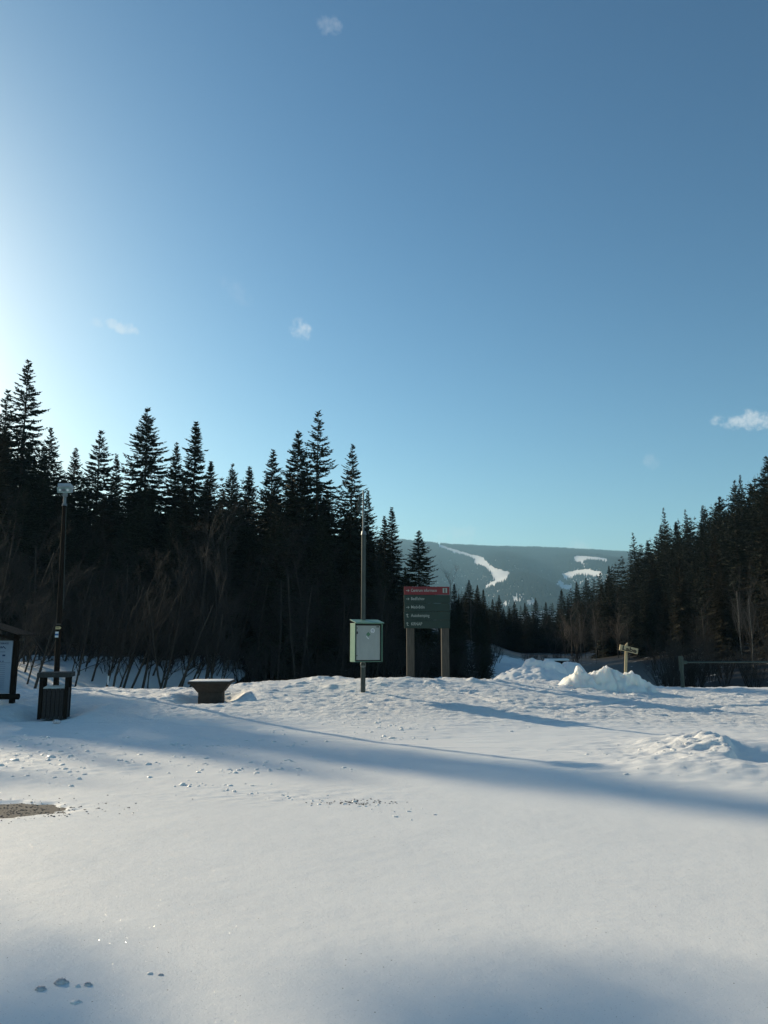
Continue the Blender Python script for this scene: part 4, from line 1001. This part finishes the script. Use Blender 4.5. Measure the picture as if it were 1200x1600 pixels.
# ------------------------------------------------------------------ wooden river sign
D = 21.6; pb = W(975.5, 1060, D); g0 = gzs(pb.x, D) - .1
ls = empty('river_sign', (pb.x, D, g0), 0, 'small pale wooden sign reading Labe on a single stake', 'sign')
tp = W(978.6, 1005, D); H_ = tp.z - g0; dx = tp.x - pb.x
q = MB(); q.prism([(-.037, 0), (.037, 0), (dx + .037, H_), (dx + .028, H_ + .02), (dx - .037, H_ - .05)], -.02, .02); q.build('stake', M['pale_wood'], ls, .003)
pc = W(982.3, 1014.6, D - .06)
pt = MB().box((0, 0, 0), (.56, .045, .155)).build('name_board', M['pale_wood'], ls, .004, loc=(pc.x - pb.x, -.06, pc.z - g0), rot=(0, R(12.0), R(14)))
text('Labe', .165, (.01, -.0235, -.004), M['lettering_black'], pt, fit=.44, align='CENTER', bold=.005)

# ------------------------------------------------------------------ barrier
D = 24.0; pb = W(1067, 1074, D); g0 = gzs(pb.x, D) - .2
br = empty('road_barrier', (pb.x, D, g0), 0, 'dark green metal barrier pole on a short post at the right edge', 'barrier')
zl = lambda py: W(1067, py, D).z - g0
MB().tube((0, 0, 0), (0, 0, zl(1026)), .055, .055, 18).build('post', M['dark_green_metal'], br)
MB().tube((-.01, 0, zl(1048)), (-.01, 0, zl(1026) + .01), .072, .070, 18).build('sleeve', M['dark_green_metal'], br)
e = W(1300, 1034, D)
MB().tube((.06, 0, zl(1035)), (e.x - pb.x, .3, zl(1034.4)), .022, .022, 14).build('rail', M['dark_green_metal'], br)
MB().box((.10, 0, zl(1035)), (.12, .09, .1)).build('hinge', M['dark_green_metal'], br, .008)
MB().tube((e.x - pb.x, .3, 0), (e.x - pb.x, .3, zl(1026)), .055, .055, 18).build('post', M['dark_green_metal'], br)

# white marker stake on the shaded bank
D = 33; p = W(168.3, 1071, D); g0 = gzs(p.x, D) - .1
ms = empty('marker_stake', (p.x, D, g0), 0, 'thin stake with a white sleeve on the shaded snow bank left of the pedestal', 'stake')
MB().tube((0, 0, 0), (.0, 0, W(168, 1046, D).z - g0), .02, .018, 8).build('stake', M['dark_wood'], ms)
MB().tube((.02, -.03, W(168, 1070, D).z - g0), (.02, -.03, W(168, 1056, D).z - g0), .034, .034, 10).build('sleeve', M['paint_white'], ms)

# ------------------------------------------------------------------ snow clumps
ico = bmesh.new(); bmesh.ops.create_icosphere(ico, subdivisions=2, radius=1)
IV = np.array([tuple(v.co) for v in ico.verts]); IF = np.array([[v.index for v in f.verts] for f in ico.faces]); ico.free()
rg = np.random.default_rng(9)
def crumbs(n, fn, smin, smax, name, label, seed):
    Vs, Fs, b = [], [], 0
    P = np.array([fn() for _ in range(n)], dtype=float); G = gz(P[:, 0], P[:, 1])
    for (x, y), z in zip(P, G):
        s = smin * (smax / smin) ** (rg.random() ** 2.2)
        k = 1 + .42 * rg.uniform(-1, 1, len(IV)); a = rg.uniform(0, 6.28); ex = rg.uniform(.8, 1.5)
        v = IV * k[:, None] * np.array([s * ex, s, s * rg.uniform(.35, .6)])
        v = np.stack([v[:, 0] * math.cos(a) - v[:, 1] * math.sin(a) + x, v[:, 0] * math.sin(a) + v[:, 1] * math.cos(a) + y, v[:, 2] + z - s * .02], 1)
        Vs.append(v); Fs.append(IF + b); b += len(IV)
    return tag(link(name, np_mesh(name, np.concatenate(Vs), np.concatenate(Fs), M['snow_clump'], True)), label, 'snow crumbs', kind='stuff')
CL = [(-8.5 + 9 * rg.random(), 9.6 + 4.4 * rg.random()) for _ in range(34)]
def f1():
    if rg.random() < .55:
        c = CL[rg.integers(len(CL))]; return c[0] + rg.normal(0, .32), c[1] + rg.normal(0, .10)
    return rg.normal(-4.8, 2.0), rg.normal(11.2, 1.2)
crumbs(900, f1, .007, .036, 'snow_crumbs', 'broken snow crumbs scattered on the left before the litter bin', 1)
crumbs(150, lambda: (rg.normal(-5.5, .7), rg.normal(10.6, .45)), .010, .055, 'snow_crumbs', 'larger snow lumps clustered near the left edge', 6)
def f2(): 
    t = rg.random(); return -2.2 + 2.6 * t + rg.normal(0, .10), 9.0 - 1.5 * t + rg.normal(0, .16)
crumbs(150, f2, .004, .022, 'snow_crumbs', 'thin trail of crumbs and grit on the smooth snow near the middle', 2)
def f3():
    if rg.random() < .25: return rg.normal(.1, .5), rg.normal(14.3, .35)
    return rg.uniform(-9, 9), rg.uniform(14, 22.5)
crumbs(170, f3, .010, .035, 'snow_crumbs', 'lumps of trampled snow strewn over the raised plateau', 3)
def f4(): return rg.normal(4.2, .9), rg.normal(11.0, .9)
crumbs(160, f4, .008, .03, 'snow_crumbs', 'crumbled snow over the bank near the right edge', 4)
def f5(): return rg.normal(6.0, .9), rg.normal(20.3, .3)
crumbs(160, f5, .012, .05, 'snow_crumbs', 'crumbled snow at the foot of the sunlit piles', 5)
# grit on the gravel patch and the thin streak
V, F, b = [], [], 0
for i in range(710):
    if i < 620: x, y = PATCH.x - .3 + rg.normal(0, .62), PATCH.y + rg.normal(0, .26)
    else: x, y = -.30 + rg.normal(0, .22), 8.02 + rg.normal(0, .07)
    s = rg.uniform(.003, .009); z = max(gzs(x, y), -.022)
    v = IV[:12] if False else IV; k = 1 + .3 * rg.uniform(-1, 1, len(v))
    V.append(v * k[:, None] * s * np.array([1.2, 1, .7]) + np.array([x, y, z])); F.append(IF + b); b += len(v)
tag(link('grit', np_mesh('grit', np.concatenate(V), np.concatenate(F), M['gravel'])), 'brown grit on the bare patch and strewn on the snow', 'grit', kind='stuff')
# clods in the near left corner
for (px, py, s, lab, mt, hgt) in ((63, 1546, .022, 'small grey snow clod, leftmost of the row in the near corner', 'dirty_snow', .7), (95, 1536, .027, 'brown tinged snow clod, largest of the row in the near corner', 'dirty_snow', .95),
                     (137, 1539, .016, 'small round snow clod at the right end of the row in the near corner', 'dirty_snow', .9), (121, 1541, .012, 'tiny clod between the two larger ones in the near corner', 'snow_clump', .7),
                     (118, 1566, .022, 'low crusted snow ridge below the row of clods', 'snow_clump', .35), (234, 1522, .013, 'pale snow clod right of the row in the near corner', 'snow_clump', .6), (251, 1524, .012, 'tiny brown clod beside the pale one', 'dirty_snow', .6)):
    s *= .8; p = gp(px, py); o = MB().sphere((0, 0, 0), s, (1.25, 1, hgt), 3, .26, px).sphere((s * .9, s * .2, -s * .1), s * .6, (1.2, 1, hgt), 2, .24, px + 1).sphere((-s * .8, -s * .1, -s * .1), s * .55, (1.1, 1, hgt), 2, .24, px + 2)
    o = o.build('snow_clod', M[mt], smooth=True, loc=(p.x, p.y, gzs(p.x, p.y) + s * .05)); tag(o, lab, 'snow clod', 'snow clods in the near left corner')

# ------------------------------------------------------------------ haze
HZ = 2.1e-4
hm = bpy.data.materials.new('haze'); hm.use_nodes = True; nt = hm.node_tree; nt.nodes.clear()
po = nt.nodes.new('ShaderNodeOutputMaterial'); pv = nt.nodes.new('ShaderNodeVolumePrincipled')
pv.inputs['Color'].default_value = (.40, .74, 1, 1); pv.inputs['Density'].default_value = HZ; pv.inputs['Anisotropy'].default_value = .1
nt.links.new(pv.outputs[0], po.inputs['Volume'])
h0, h1 = Vector((-5300, -420, -3.5 - 1)), Vector((5300, 5700, 480))
hz = MB().box((h0 + h1) / 2, h1 - h0).build('haze', hm)
tag(hz, kind='stuff')
hz['label'] = 'thin blue haze over the valley'
S.cycles.volume_step_rate = 10
print('objects', len(S.objects))
